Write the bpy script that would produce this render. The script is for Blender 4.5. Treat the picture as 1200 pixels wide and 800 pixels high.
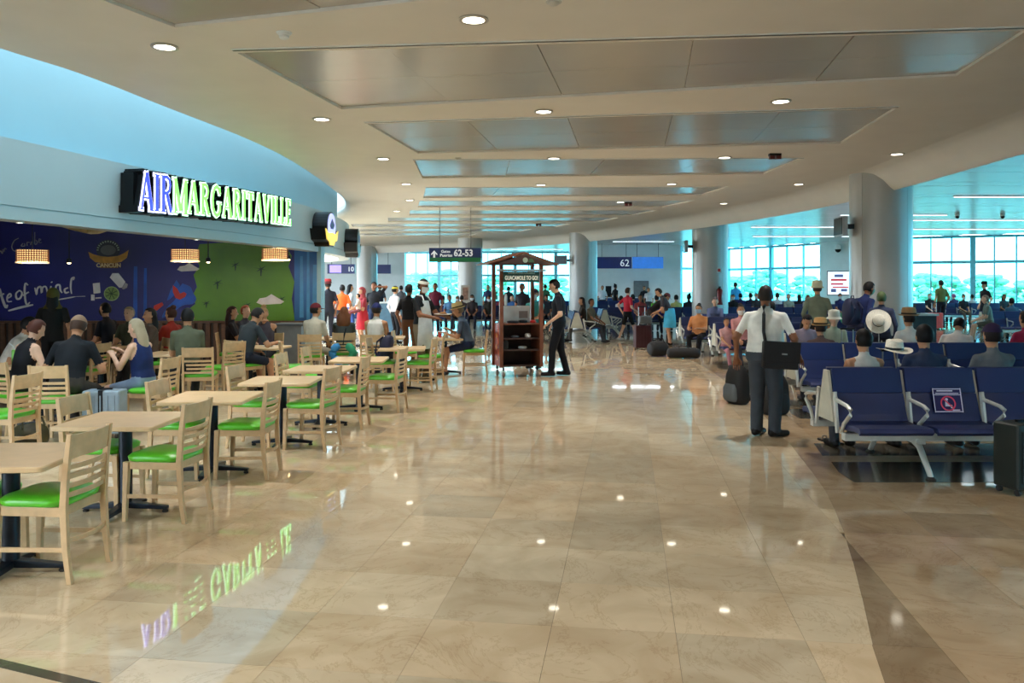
import bpy, bmesh, math, random
import numpy as np
from mathutils import Vector, Matrix
random.seed(7); R = math.radians; PI = math.pi
for o in list(bpy.data.objects): bpy.data.objects.remove(o)
SC = bpy.context.scene; COL = SC.collection
# ------------------------------------------------------------------ camera, world, exposure
CAMH, F, VH = 1.75, 960.0, 335.0
cd = bpy.data.cameras.new('camera'); cam = bpy.data.objects.new('camera', cd); COL.objects.link(cam)
cam.location = (0, 0, CAMH); cam.rotation_euler = (R(90), 0, 0)
cd.sensor_width = 36; cd.lens = 28.8; cd.shift_y = -65 / 1200; cd.clip_end = 600
SC.camera = cam
vs = SC.view_settings; vs.view_transform = 'Standard'; vs.look = 'None'; vs.gamma = 1; vs.use_curve_mapping = False
vs.exposure = 0.42
w = bpy.data.worlds.new('sky'); SC.world = w; w.use_nodes = True
bg = w.node_tree.nodes['Background']; bg.inputs[0].default_value = (0.74, 0.89, 1.0, 1); bg.inputs[1].default_value = 9.0
DOWNLIGHT_W = 11.0
# ------------------------------------------------------------------ helpers
def G(u, v, z=0.0):
    'point at height z seen at photo pixel (u, v)'
    Y = F * (CAMH - z) / (v - VH); return Vector(((u - 600) * Y / F, Y, z))
def W(u, Y): return (u - 600) * Y / F
def Zv(v, Y): return CAMH + (VH - v) * Y / F
def S(c): return tuple(((x / 255) / 12.92 if x / 255 <= .04045 else ((x / 255 + .055) / 1.055) ** 2.4) for x in c) + (1,)
MATS = {}
def mat(name, col, rough=.5, metal=0., var=.12, scale=6., emit=0., ecol=None, bump=0., spec=.5, coat=0., tone=False, alpha=None):
    if name in MATS: return MATS[name]
    m = bpy.data.materials.new(name); m.use_nodes = True; nt = m.node_tree; N = nt.nodes; L = nt.links
    b = N['Principled BSDF']; c = S(col)
    tc = N.new('ShaderNodeTexCoord'); nz = N.new('ShaderNodeTexNoise'); nz.inputs['Scale'].default_value = scale; nz.inputs['Detail'].default_value = 4
    L.new(tc.outputs['Object'], nz.inputs['Vector'])
    rp = N.new('ShaderNodeValToRGB'); e = rp.color_ramp.elements
    e[0].position = .3; e[1].position = .7
    e[0].color = tuple(x * (1 - var) for x in c[:3]) + (1,); e[1].color = tuple(min(1, x * (1 + var)) for x in c[:3]) + (1,)
    L.new(nz.outputs['Fac'], rp.inputs['Fac']); L.new(rp.outputs['Color'], b.inputs['Base Color'])
    b.inputs['Roughness'].default_value = rough; b.inputs['Metallic'].default_value = metal
    b.inputs['Specular IOR Level'].default_value = spec; b.inputs['Coat Weight'].default_value = coat
    if emit:
        b.inputs['Emission Color'].default_value = S(ecol or col); b.inputs['Emission Strength'].default_value = emit
    if bump:
        bp = N.new('ShaderNodeBump'); bp.inputs['Strength'].default_value = bump; bp.inputs['Distance'].default_value = .01
        L.new(nz.outputs['Fac'], bp.inputs['Height']); L.new(bp.outputs['Normal'], b.inputs['Normal'])
    MATS[name] = m; return m
def marble(name, col, dark, rough=.07):
    m = bpy.data.materials.new(name); m.use_nodes = True; nt = m.node_tree; N = nt.nodes; L = nt.links; b = N['Principled BSDF']
    tc = N.new('ShaderNodeTexCoord')
    n1 = N.new('ShaderNodeTexNoise'); n1.inputs['Scale'].default_value = 2.2; n1.inputs['Detail'].default_value = 7; n1.inputs['Distortion'].default_value = 1.2
    n2 = N.new('ShaderNodeTexNoise'); n2.inputs['Scale'].default_value = 1.1; n2.inputs['Detail'].default_value = 9; n2.inputs['Roughness'].default_value = .7; n2.inputs['Distortion'].default_value = 2.5
    for n in (n1, n2): L.new(tc.outputs['Object'], n.inputs['Vector'])
    rp = N.new('ShaderNodeValToRGB'); e = rp.color_ramp.elements; e[0].position = .3; e[1].position = .72; e[0].color = S(dark); e[1].color = S(col)
    L.new(n1.outputs['Fac'], rp.inputs['Fac'])
    v = N.new('ShaderNodeValToRGB'); e = v.color_ramp.elements; e[0].position = .485; e[1].position = .515
    e[0].color = (1, 1, 1, 1); e[1].color = (1, 1, 1, 1); k = e.new(.5); k.color = (.74, .68, .62, 1)
    L.new(n2.outputs['Fac'], v.inputs['Fac'])
    mx = N.new('ShaderNodeMix'); mx.data_type = 'RGBA'; mx.blend_type = 'MULTIPLY'; mx.inputs['Factor'].default_value = .6
    L.new(rp.outputs['Color'], mx.inputs['A']); L.new(v.outputs['Color'], mx.inputs['B'])
    at = N.new('ShaderNodeAttribute'); at.attribute_name = 'tone'
    m2 = N.new('ShaderNodeMix'); m2.data_type = 'RGBA'; m2.blend_type = 'MULTIPLY'; m2.inputs['Factor'].default_value = 1
    L.new(mx.outputs['Result'], m2.inputs['A']); L.new(at.outputs['Color'], m2.inputs['B']); L.new(m2.outputs['Result'], b.inputs['Base Color'])
    b.inputs['Roughness'].default_value = rough; b.inputs['Specular IOR Level'].default_value = .62
    MATS[name] = m; return m
def glassmat(name, col, gloss=.08):
    m = bpy.data.materials.new(name); m.use_nodes = True; nt = m.node_tree; N = nt.nodes; L = nt.links
    N.remove(N['Principled BSDF']); t = N.new('ShaderNodeBsdfTransparent'); t.inputs[0].default_value = col
    g = N.new('ShaderNodeBsdfGlossy'); g.inputs['Roughness'].default_value = .02
    x = N.new('ShaderNodeMixShader'); x.inputs[0].default_value = gloss
    L.new(t.outputs[0], x.inputs[1]); L.new(g.outputs[0], x.inputs[2]); L.new(x.outputs[0], N['Material Output'].inputs['Surface'])
    MATS[name] = m; return m

def catmull(pts, n=8):
    P = [Vector(p) for p in pts]; out = []
    Q = [P[0] * 2 - P[1]] + P + [P[-1] * 2 - P[-2]]
    for i in range(1, len(Q) - 2):
        a, b, c, d = Q[i-1], Q[i], Q[i+1], Q[i+2]
        for k in range(n):
            t = k / n
            out.append(.5 * ((2*b) + (c-a)*t + (2*a-5*b+4*c-d)*t*t + (3*b-3*c+d-a)*t**3))
    out.append(P[-1]); return out

class MB:
    def __init__(s): s.v = []; s.f = []; s.m = []
    def add(s, vs_, fs, mi=0, M=None):
        o = len(s.v)
        if M is not None: vs_ = [M @ Vector(v) for v in vs_]
        s.v += [tuple(v) for v in vs_]; s.f += [tuple(i + o for i in f) for f in fs]; s.m += [mi] * len(fs); return s
    def box(s, c, d, mi=0, M=None):
        x, y, z = c; a, b, e = d[0]/2, d[1]/2, d[2]/2
        v = [(x+i*a, y+j*b, z+k*e) for k in (-1, 1) for j in (-1, 1) for i in (-1, 1)]
        return s.add(v, [(0,2,3,1),(4,5,7,6),(0,1,5,4),(2,6,7,3),(0,4,6,2),(1,3,7,5)], mi, M)
    def bar(s, p, q, w_, h, mi=0, up=(0,0,1), M=None, w2=None, h2=None):
        p, q = Vector(p), Vector(q); d = (q-p).normalized(); u = Vector(up)
        if abs(d.dot(u)) > .98: u = Vector((0, 1, 0))
        sd = d.cross(u).normalized(); u = sd.cross(d); w2 = w2 or w_; h2 = h2 or h
        v = [c + sd*i*a/2 + u*j*b/2 for c, a, b in ((p, w_, h), (q, w2, h2)) for j in (-1, 1) for i in (-1, 1)]
        return s.add(v, [(0,2,3,1),(4,5,7,6),(0,1,5,4),(2,6,7,3),(0,4,6,2),(1,3,7,5)], mi, M)
    def prism(s, poly, a, b, ax='z', mi=0, M=None):
        n = len(poly)
        def p(x, y, t): return (x, y, t) if ax == 'z' else ((x, t, y) if ax == 'y' else (t, x, y))
        v = [p(x, y, a) for x, y in poly] + [p(x, y, b) for x, y in poly]
        f = [tuple(range(n))[::-1], tuple(range(n, 2*n))] + [(i, (i+1) % n, n+(i+1) % n, n+i) for i in range(n)]
        return s.add(v, f, mi, M)
    def loft(s, rings, mi=0, M=None, cap=True, close=True):
        n = len(rings[0]); v = [p for r in rings for p in r]; f = []
        for i in range(len(rings)-1):
            for j in range(n if close else n-1):
                k = (j+1) % n; f.append((i*n+j, i*n+k, (i+1)*n+k, (i+1)*n+j))
        if cap: f += [tuple(range(n))[::-1], tuple((len(rings)-1)*n + j for j in range(n))]
        return s.add(v, f, mi, M)
    def tube(s, pts, r, n=8, mi=0, M=None):
        P = [Vector(p) for p in pts]; rings = []; up = Vector((0, 0, 1))
        for i, p in enumerate(P):
            d = (P[min(i+1, len(P)-1)] - P[max(i-1, 0)]).normalized()
            u = up if abs(d.dot(up)) < .95 else Vector((0, 1, 0))
            a = d.cross(u).normalized(); b = a.cross(d); rr = r[i] if isinstance(r, (list, tuple)) else r
            rings.append([p + (a*math.cos(t) + b*math.sin(t))*rr for t in (2*PI*k/n for k in range(n))])
        return s.loft(rings, mi, M)
    def lathe(s, prof, n=20, mi=0, M=None, cap=True):
        return s.loft([[(r*math.cos(2*PI*k/n), r*math.sin(2*PI*k/n), z) for k in range(n)] for r, z in prof], mi, M, cap)
    def ell(s, c, r, n=12, m=8, mi=0, M=None):
        T = Matrix.Translation(c); T = (M @ T) if M is not None else T
        return s.loft([[(r[0]*math.sin(a)*math.cos(2*PI*k/n), r[1]*math.sin(a)*math.sin(2*PI*k/n), -r[2]*math.cos(a)) for k in range(n)]
                       for a in (PI*(j+.35)/(m+.7) for j in range(m+1))], mi, T)
    def caps(s, a, b, ra, rb, n=10, mi=0, M=None):
        a, b = Vector(a), Vector(b); d = b-a; L_ = d.length
        if L_ < 1e-5: d = Vector((0, 0, 1)); L_ = 1e-5
        d = d / L_; u = Vector((0, 0, 1)) if abs(d.z) < .9 else Vector((0, 1, 0)); x = d.cross(u).normalized(); y = x.cross(d); rings = []
        for t in (-80, -50, -20): rings.append((a + d*ra*math.sin(R(t)), ra*math.cos(R(t))))
        for t in (20, 50, 80): rings.append((b + d*rb*math.sin(R(t)), rb*math.cos(R(t))))
        return s.loft([[c + (x*math.cos(2*PI*k/n) + y*math.sin(2*PI*k/n))*q for k in range(n)] for c, q in rings], mi, M)
    def sweep(s, path, prof, mi=0, close=False):
        'path: list of 2D points; prof: (offset to the left of travel, z)'
        P = [Vector((p[0], p[1], 0)) for p in path]; rings = []
        for i, p in enumerate(P):
            d = (P[min(i+1, len(P)-1)] - P[max(i-1, 0)]).normalized(); nrm = Vector((-d.y, d.x, 0))
            rings.append([p + nrm*o + Vector((0, 0, z)) for o, z in prof])
        return s.loft(rings, mi, None, close, close)
    def build(s, name, mats, parent=None, smooth=None, bevel=0, loc=None, rotz=0, seg=2):
        me = bpy.data.meshes.new(name); me.from_pydata(s.v, [], s.f)
        for m in (mats if isinstance(mats, (list, tuple)) else [mats]): me.materials.append(m)
        if isinstance(mats, (list, tuple)) and len(mats) > 1: me.polygons.foreach_set('material_index', s.m)
        bm = bmesh.new(); bm.from_mesh(me); bmesh.ops.recalc_face_normals(bm, faces=bm.faces)
        if bevel: bmesh.ops.bevel(bm, geom=bm.edges[:], offset=bevel, segments=seg, affect='EDGES', clamp_overlap=True, profile=.7)
        bm.to_mesh(me); bm.free()
        if smooth:
            me.polygons.foreach_set('use_smooth', [True]*len(me.polygons)); me.set_sharp_from_angle(angle=R(smooth))
        o = bpy.data.objects.new(name, me); COL.objects.link(o)
        if parent: o.parent = parent
        if loc is not None: o.location = loc
        if rotz: o.rotation_euler.z = rotz
        return o
def thing(name, label, cat, loc=(0,0,0), rotz=0, group=None):
    o = bpy.data.objects.new(name, None); COL.objects.link(o); o.empty_display_size = .1
    o.location = loc; o.rotation_euler = (0, 0, rotz); return tag(o, label, cat, group)
def tag(o, label, cat, group=None):
    o['label'] = label; o['category'] = cat
    if group: o['group'] = group
    return o
def struct(o): o['kind'] = 'structure'; return o
def dup(root, loc, rotz, label, group=None):
    r = root.copy(); COL.objects.link(r); r.location = loc; r.rotation_euler = (0, 0, rotz); r['label'] = label
    if group: r['group'] = group
    for ch in root.children:
        c = ch.copy(); COL.objects.link(c); c.parent = r
        for g in ch.children:
            d = g.copy(); COL.objects.link(d); d.parent = c
    return r
def textmesh(name, txt, size, m, parent, M, ext=.004, bold=0., shear=0., align='CENTER', sx=1.):
    cu = bpy.data.curves.new(name, 'FONT'); cu.body = txt; cu.size = size; cu.extrude = ext; cu.offset = bold; cu.shear = shear
    cu.align_x = align; cu.align_y = 'CENTER'; cu.resolution_u = 3
    o = bpy.data.objects.new(name, cu); COL.objects.link(o)
    me = bpy.data.meshes.new_from_object(o.evaluated_get(bpy.context.evaluated_depsgraph_get()))
    bpy.data.objects.remove(o); me.materials.clear(); me.materials.append(m)
    for v in me.vertices: v.co.x *= sx
    me.transform(M)
    o = bpy.data.objects.new(name, me); COL.objects.link(o); o.parent = parent; return o
def basis(o, x, y, z):
    m = Matrix((x, y, z)).transposed().to_4x4(); m.translation = o; return m
def FACE(p): return basis(Vector(p), Vector((1,0,0)), Vector((0,0,1)), Vector((0,-1,0)))   # text plane facing the camera side
ORD = ['first','second','third','fourth','fifth','sixth','seventh','eighth','ninth','tenth']
# ------------------------------------------------------------------ materials
M_cream = marble('cream_marble', (226, 206, 174), (202, 179, 146), .035)
M_brown = marble('brown_marble', (196, 172, 140), (166, 140, 108), .07)
M_dark = marble('dark_granite', (100, 94, 80), (80, 74, 64), .12)
M_ceil = mat('ceiling_plaster', (226, 220, 210), .55, var=.03, scale=1.5)
M_panel = mat('ceiling_metal_panel', (182, 177, 168), .2, var=.05, scale=.8, spec=.8)
M_gceil = mat('gate_ceiling_panel', (222, 228, 228), .25, var=.04, scale=.8, spec=.7)
M_dark_metal = mat('dark_metal', (28, 30, 34), .4, .6)
M_white = mat('white_paint', (225, 228, 226), .45, var=.03)
M_wall = mat('wall_paint', (222, 226, 224), .6, var=.04, scale=2)
M_col = mat('column_cladding', (168, 166, 160), .3, var=.04, scale=2, spec=.7)
M_drum = mat('drum_paint', (152, 188, 200), .5, var=.02, scale=1)
M_fascia = mat('fascia_paint', (182, 194, 197), .4, var=.02, scale=1)
M_glow = mat('lamp_glow', (255, 250, 235), .4, emit=6, ecol=(255, 246, 225))
M_strip = mat('strip_glow', (255, 255, 255), .4, emit=3.0, ecol=(235, 248, 255))
M_glass = glassmat('tinted_glass', (.44, .9, 1.0, 1))
M_dim_glass = glassmat('dimming_glass', (.60, .64, .65, 1), .03)
M_frame = mat('window_frame', (110, 176, 192), .45, .3)  # teal bloom of the bright panes is put into this frame colour
# ------------------------------------------------------------------ floor
floor = struct(MB().box((12, 42, -.06), (90, 130, .09)).build('floor', mat('floor_bed', (120, 104, 84), .5)))
BND = catmull([(-.2,-3),(.6,0),(1.2,2),(1.64,3.61),(1.94,4.52),(2.31,5.66),(2.68,7.0),(2.98,8.53),(3.17,9.6),(3.6,12.4),(3.95,15.3),(4.2,18.5),(4.1,22),(3.4,26.5),(1.6,31.5),(-1.5,36),(-5,39.5),(-9,42),(-16,45)], 4)
def clip(poly, keep_left, i0, i1):
    'clip a polygon against the boundary chain between i0..i1 (approx by the local chord)'
    a, b = BND[i0], BND[i1]; d = b - a
    def s_(p): return (d.x*(p[1]-a.y) - d.y*(p[0]-a.x)) * (1 if keep_left else -1)
    out = []
    for i in range(len(poly)):
        p, q = poly[i], poly[(i+1) % len(poly)]; sp, sq = s_(p), s_(q)
        if sp >= 0: out.append(p)
        if (sp > 0) != (sq > 0) and abs(sp-sq) > 1e-9:
            t = sp/(sp-sq); out.append((p[0]+(q[0]-p[0])*t, p[1]+(q[1]-p[1])*t))
    return out
BN = np.array([(p.x, p.y) for p in BND])
yaw = R(8); De = Vector((math.cos(yaw), -math.sin(yaw))); Dd = Vector((math.sin(yaw), math.cos(yaw))); TS = .628
rng = random.Random(3)
tiles = []
def shrink(poly, g):
    cx = sum(p[0] for p in poly)/len(poly); cy = sum(p[1] for p in poly)/len(poly); out = []
    for x, y in poly:
        d = math.hypot(x-cx, y-cy) or 1; k = max(0, 1-g*1.41/d); out.append((cx+(x-cx)*k, cy+(y-cy)*k))
    return out
for i in range(-32, 40):
    for j in range(-2, 74):
        e0 = .243 + i*TS; d0 = 4.207 + (j-6)*TS
        q = [De*a + Dd*b for a, b in ((e0, d0), (e0+TS, d0), (e0+TS, d0+TS), (e0, d0+TS))]
        c = (q[0]+q[2])/2
        if c.y < 1.0 or abs(c.x) > .72*c.y+2: continue
        if c.y > 46: continue
        poly = [(p.x, p.y) for p in q]
        dist = np.hypot(BN[:,0]-c.x, BN[:,1]-c.y); k = int(dist.argmin()); k = min(max(k, 1), len(BND)-2)
        res = []
        if dist[k] < .62:
            for left, M_ in ((True, 0), (False, 1)):
                pp = clip(poly, left, k-1, k+1)
                if len(pp) >= 3: res.append((pp, M_))
        else:
            a, b = BND[k-1], BND[k+1]; left = (b.x-a.x)*(c.y-a.y) - (b.y-a.y)*(c.x-a.x) > 0
            res.append((poly, 0 if left else 1))
        for pp, mi in res:
            t = rng.uniform(.86, 1.06) if mi == 0 else (rng.uniform(.62,.7) if i == 1 else rng.uniform(.85, 1.1))
            warm = rng.uniform(-.035, .035)
            area = abs(sum(pp[n][0]*pp[(n+1)%len(pp)][1]-pp[(n+1)%len(pp)][0]*pp[n][1] for n in range(len(pp))))/2
            vis = abs(c.x)/max(c.y,.1) < .66 and c.y > 2.7 and not (c.x < -3.4 and c.y > 6)
            if area > .004: tiles.append((area/(c.y**3) if vis else 0, pp, mi, (min(t*(1+warm),1.2), t, t*(1-warm))))
tiles.sort(key=lambda t: -t[0])
def tile_obj(name, lst, mats_):
    mb = MB(); tones = []
    for _, pp, mi, tone in lst:
        n = len(pp); top = shrink(pp, .0009); bot = shrink(pp, .0008)
        mb.add([(x, y, 0) for x, y in top] + [(x, y, -.012) for x, y in bot], [tuple(range(n))] + [(a, n+a, n+(a+1)%n, (a+1)%n) for a in range(n)], mi)
        tones += [tone]*(n+1)
    me = bpy.data.meshes.new(name); me.from_pydata(mb.v, [], mb.f)
    for m in mats_: me.materials.append(m)
    me.polygons.foreach_set('material_index', mb.m if len(mats_) > 1 else [0]*len(mb.m))
    at = me.color_attributes.new('tone', 'FLOAT_COLOR', 'CORNER'); data = []
    for p, t in zip(me.polygons, tones): data += [t[0], t[1], t[2], 1]*p.loop_total
    at.data.foreach_set('color', data)
    o = bpy.data.objects.new(name, me); COL.objects.link(o); o.parent = floor; return o
for t in tiles[:300]: tile_obj('floor_tile', [t], [(M_cream, M_brown)[t[2]]])
o = tile_obj('floor_tiles', tiles[300:], [M_cream, M_brown]); o['kind'] = 'stuff'
def inlay(poly):
    me_t = (0, poly, 0, (1, 1, 1)); o = tile_obj('inlay_slab', [me_t], [M_dark]); o.location.z = .003
for y0, xl, xr in ((7.3, 3.05, 9), (10.8, 3.8, 13), (17.2, 4.4, 17)):
    inlay([(xl, y0), (xr, y0), (xr, y0+.84), (xl+.12, y0+.84), (xl+.02, y0+.4)])
    inlay([(xl+.15, y0+1.15), (xr, y0+1.15), (xr, y0+1.8), (xl+.3, y0+1.8)])
# dark strip at the lower left corner
p0, p1 = G(0, 777), G(100, 801); d = (p1-p0).normalized()
a, b = p0 - d*2, p1 + d*.6; n_ = Vector((-d.y, d.x, 0))*.03
o = tile_obj('inlay_strip', [(0, [(q.x, q.y) for q in (a-n_, b-n_, b+n_, a+n_)], 0, (.8,.8,.85))], [M_dark]); o.location.z = .002
# ------------------------------------------------------------------ main ceiling with recessed bays
ZC, ZS, ZG = 4.05, 3.65, 4.5
EDGE_R = catmull([(2,-9),(4.4,-3),(6.1,3),(6.95,7.5),(7.35,11.77),(7.6,18.24),(7.13,22.8),(5.85,28.1),(3.59,34.4),(0,40.5),(-4.63,44.8),(-8.5,48),(-13,50),(-22,52)], 5)
EDGE_L = catmull([(-11,-9),(-9.2,-4),(-7.4,0),(-6.2,3.2),(-5.4,5.8),(-4.95,7.9),(-4.65,8.94),(-4.42,10.6),(-4.1,13),(-4.02,15.4),(-4.2,19.2),(-4.53,22.8),(-5.4,26.5),(-7.4,30.5),(-11,34),(-22,37)], 5)
def offset(path, o):
    out = []
    for i, p in enumerate(path):
        d = (path[min(i+1, len(path)-1)] - path[max(i-1, 0)]).normalized(); out.append(Vector((p.x - d.y*o, p.y + d.x*o)))
    return out
inner_R = offset(EDGE_R, .62)
poly = [(p.x, p.y) for p in EDGE_L] + [(p.x, p.y) for p in inner_R][::-1]
slab = MB().prism(poly[::-1], ZC, ZC+.35).build('ceiling', M_ceil)
bays_px = [((128,-28),(150,-80),(1340,-80),(1330,-75)), ((278,62),(400,128),(1120,89),(1203,36)), ((430,145),(490,180),(985,168),(1050,127)),
           ((485,188),(495,209),(895,204),(940,186)), ((499,220),(496,232),(822,229),(852,219.5))]
bays = [[G(u, v, ZC) for u, v in q] for q in bays_px[1:]]
# the bay above and behind the camera, and the ones that recede out of easy reach
bays.insert(0, [Vector(p) for p in ((-3.85, 5.3, ZC), (-3.0, 7.29, ZC), (4.0, 5.2, ZC), (3.4, 3.4, ZC))])
bays.insert(0, [Vector(p) for p in ((-5.0, 1.9, ZC), (-4.2, 3.7, ZC), (3.0, 2.0, ZC), (2.3, .4, ZC))])
yy = 22.2
for k, (xl, xr) in enumerate(((-2.5, 4.9), (-3.1, 4.4), (-4.2, 3.6), (-6.0, 2.2), (-7.0, .8), (-9, -1.5))):
    bays.append([Vector((xl, yy, ZC)), Vector((xl-.25, yy+1.75, ZC)), Vector((xr-.5, yy+1.75, ZC)), Vector((xr, yy, ZC))]); yy += 2.75
cut = MB()
for q in bays: cut.prism([(p.x, p.y) for p in q], ZC-.2, ZC+.05)
co = cut.build('bay_cutter', M_ceil)
bo = slab.modifiers.new('bays', 'BOOLEAN'); bo.operation = 'DIFFERENCE'; bo.object = co; bo.solver = 'EXACT'
me = bpy.data.meshes.new_from_object(slab.evaluated_get(bpy.context.evaluated_depsgraph_get()))
slab.modifiers.clear(); slab.data = me; bpy.data.objects.remove(co); struct(slab); ceiling = slab
def lerp(a, b, t): return a + (b-a)*t
for bi, q in enumerate(bays):
    a, b, c, d = q; n = 5 if bi < 4 else (4 if bi < 6 else 3)
    for i in range(n):
        for r in range(2):
            t0, t1, s0, s1 = i/n, (i+1)/n, r/2, (r+1)/2
            cor = [lerp(lerp(a, d, t), lerp(b, c, t), s_) for t, s_ in ((t0, s0), (t1, s0), (t1, s1), (t0, s1))]
            cor = shrink([(p.x, p.y) for p in cor], .004)
            MB().prism(cor, ZC+.026+.003*((i*7+r*3+bi) % 3), ZC+.049).build('ceiling_panel', M_panel, ceiling)
    if bi < 7:   # narrow air slot along the near edge of the bay
        dv = (d-a).normalized(); nv = Vector((dv.y, -dv.x, 0))
        p, e = a + nv*.10, d + nv*.10
        MB().bar(p + Vector((0,0,-.002)), e + Vector((0,0,-.002)), .035, .012).build('air_slot', M_dark_metal, ceiling)
        MB().bar(p + nv*.035 + Vector((0,0,-.004)), e + nv*.035 + Vector((0,0,-.004)), .02, .012).build('slot_trim', M_white, ceiling)
# soffit lip on the gate side and rolled edge on the restaurant side
prof = [(.62, ZC), (.5, ZC-.015), (.36, ZC-.06), (.2, ZC-.19), (.08, ZC-.33), (0, ZS), (-.06, ZS+.01), (-.08, ZS+.06), (-.08, ZG+.05)]
struct(MB().sweep(EDGE_R, prof).build('trim_1', M_ceil, smooth=50))
prof = [(0, ZC), (.07, ZC+.02), (.12, ZC+.07), (.13, ZC+.14), (.10, ZC+.2), (.04, ZC+.24), (-.3, ZC+.26)]
struct(MB().sweep(EDGE_L, prof).build('trim_2', M_ceil, smooth=60))
# ------------------------------------------------------------------ gate-side ceiling
gate = MB().prism([(-30, 48.5), (-10, 46), (3, 34), (6, 26), (7.2, 18), (6.9, 10), (5, 0), (3, -8), (36, -8), (36, 12), (30.6, 42), (22.4, 46), (19.8, 52.5), (15.8, 60), (10.8, 56), (6.8, 66), (-8.8, 67), (-14, 56.5), (-24, 60), (-30, 60)], ZG+.06, ZG+.12).build('ceiling_gates', M_gceil); struct(gate)
def edge_x(y):
    best = min(EDGE_R, key=lambda p: abs(p.y-y)); return best.x
k = 0; y = 3.0
while y < 66:
    wd = 1.9 if k % 2 == 0 else .9
    xe = float(np.interp(y+wd, [-9, 12, 42, 46, 52.5, 60, 61, 67], [36, 36, 30.5, 22.3, 19.7, 15.7, 6.8, 6.8]))
    x0 = edge_x(min(y+wd, 51))-.3 if y+wd < 50 else (-22 if y < 55 else -9)
    MB().box(((x0+xe)/2, y+wd/2-.02, ZG+.03), (xe-x0, wd-.04, .05)).build('ceiling_panel', M_gceil, gate)
    y += wd; k += 1
for n, (u0, u1, v) in enumerate(((1118, 1290, 230.5), (985, 1110, 252), (880, 996, 266), (1067, 1240, 268.5), (882, 995, 277), (718, 790, 283), (728, 800, 291), (1010, 1200, 258), (440, 540, 292.5), (575, 660, 292))):
    Y = F*(ZG-.02-CAMH)/(VH-v); x0, x1 = W(u0, Y), W(u1, Y); L_ = x1-x0
    lab = ['nearest long strip light over the right-hand gate seats', 'strip light partly behind the nearest round column', 'strip light between the two nearest round columns',
           'strip light crossing above the right-hand bright windows', 'fainter strip light above the middle windows', 'short strip light above the gate wall', 'far strip light close to the gate wall top',
           'strip light behind the nearest column, right of it', 'distant strip light left of the hanging gate sign', 'distant strip light above the food cart roof'][n]
    t = thing('strip_light', lab, 'ceiling light', ((x0+x1)/2, Y, ZG), 0, 'strip lights of the gate ceiling')
    MB().box((0, 0, -.012), (L_, .16, .024)).build('housing', M_white, t); MB().box((0, 0, -.028), (L_-.04, .11, .012)).build('diffuser', M_strip, t)
    l = bpy.data.lights.new('lamp', 'AREA'); l.shape = 'RECTANGLE'; l.size = L_; l.size_y = .12; l.energy = 9*L_; l.color = (.86, .95, 1); o = bpy.data.objects.new('lamp', l); COL.objects.link(o); o.parent = t; o.location = (0, 0, -.05)
# ------------------------------------------------------------------ columns
cols = [(1032, 16.85, 'nearest thick round column beside the right-hand windows', 1.2), (832, 27.9, 'round column with the red fire extinguisher', 1.2),
        (683.5, 35.5, 'round column behind the man in black at the cart', 1.2), (551, 39.7, 'round column below the hanging gate sign', 1.2), (430, 47.5, 'far round column next to the restaurant end', 1.2)]
colpos = []
for u, Y, lab, D in cols:
    X = W(u, Y); colpos.append((X, Y)); t = thing('column', lab, 'column', (X, Y, 0), 0, 'round columns'); r = D/2
    for k in range(4):      # curved cladding panels with open joints
        a0, a1 = PI/2*k + .55, PI/2*(k+1) + .55 - .012; n = 14
        ang = [a0 + (a1-a0)*i/n for i in range(n+1)]
        poly = [(r*math.cos(a), r*math.sin(a)) for a in ang] + [((r-.03)*math.cos(a), (r-.03)*math.sin(a)) for a in ang[::-1]]
        MB().prism(poly, .12, ZG+.05).build('cladding_panel', M_col, t, smooth=40)
    MB().lathe([(r-.028, .0), (r-.028, ZG)], 40).build('core', M_dark_metal, t, smooth=40)
    MB().lathe([(r+.015, 0), (r+.015, .13), (r, .14)], 40).build('base_ring', mat('brushed_steel', (150, 152, 152), .3, .9), t, smooth=40)
# ------------------------------------------------------------------ outer walls and windows
WN = [0]
def winwall(p0, p1, nb, thirds=3, ztr=3.0):
    p0, p1 = Vector((*p0, 0)), Vector((*p1, 0)); L_ = (p1-p0).length; a = math.atan2(p1.y-p0.y, p1.x-p0.x)
    for i in range(nb):
        WN[0] += 1
        q = p0.lerp(p1, i/nb); w_ = L_/nb
        fr = MB(); fr.box((.0, 0, 2.27), (.26, .2, 4.5)); fr.box((w_/2, 0, .1), (w_, .16, .2)); fr.box((w_/2, 0, ztr), (w_, .14, .16)); fr.box((w_/2, 0, ZG-.05), (w_, .14, .14))
        for k in range(1, thirds): fr.box((w_*k/thirds, 0, 2.27), (.07, .12, 4.46))
        wn = struct(fr.build('window_%d' % WN[0], M_frame, loc=q, rotz=a))
        for k in range(thirds):
            for z0, z1 in ((.2, ztr-.08), (ztr+.08, ZG-.12)):
                MB().box((w_*(k+.5)/thirds, 0, (z0+z1)/2), (w_/thirds-.06, .012, z1-z0)).build('pane', M_glass, wn)
def wallseg(name, p0, p1, z0=0, z1=4.56, m=None, th=.2):
    d = Vector((p1[0]-p0[0], p1[1]-p0[1], 0)); a = math.atan2(d.y, d.x)
    return struct(MB().box((d.length/2, 0, (z0+z1)/2), (d.length, th, z1-z0)).build(name, m or M_wall, loc=(p0[0], p0[1], 0), rotz=a))
winwall((W(1067, 46), 46), (W(1300, 42), 42), 3, ztr=3.06)
winwall((W(1300, 42), 42), (36, 12), 8, ztr=3.06)
winwall((36, 12), (36, -8), 5, ztr=3.06)
wallseg('wall_rear', (-21, -8.5), (36, -8.5), 0, 6.4)
winwall((W(853, 60), 60), (W(962, 52.5), 52.5), 2, ztr=2.95)
wallseg('wall_gate_right', (W(962, 52.5), 52.5), (W(1067, 46), 46))
wallseg('wall_gate_desk', (W(699, 55), 55), (W(797, 55), 55))
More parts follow.
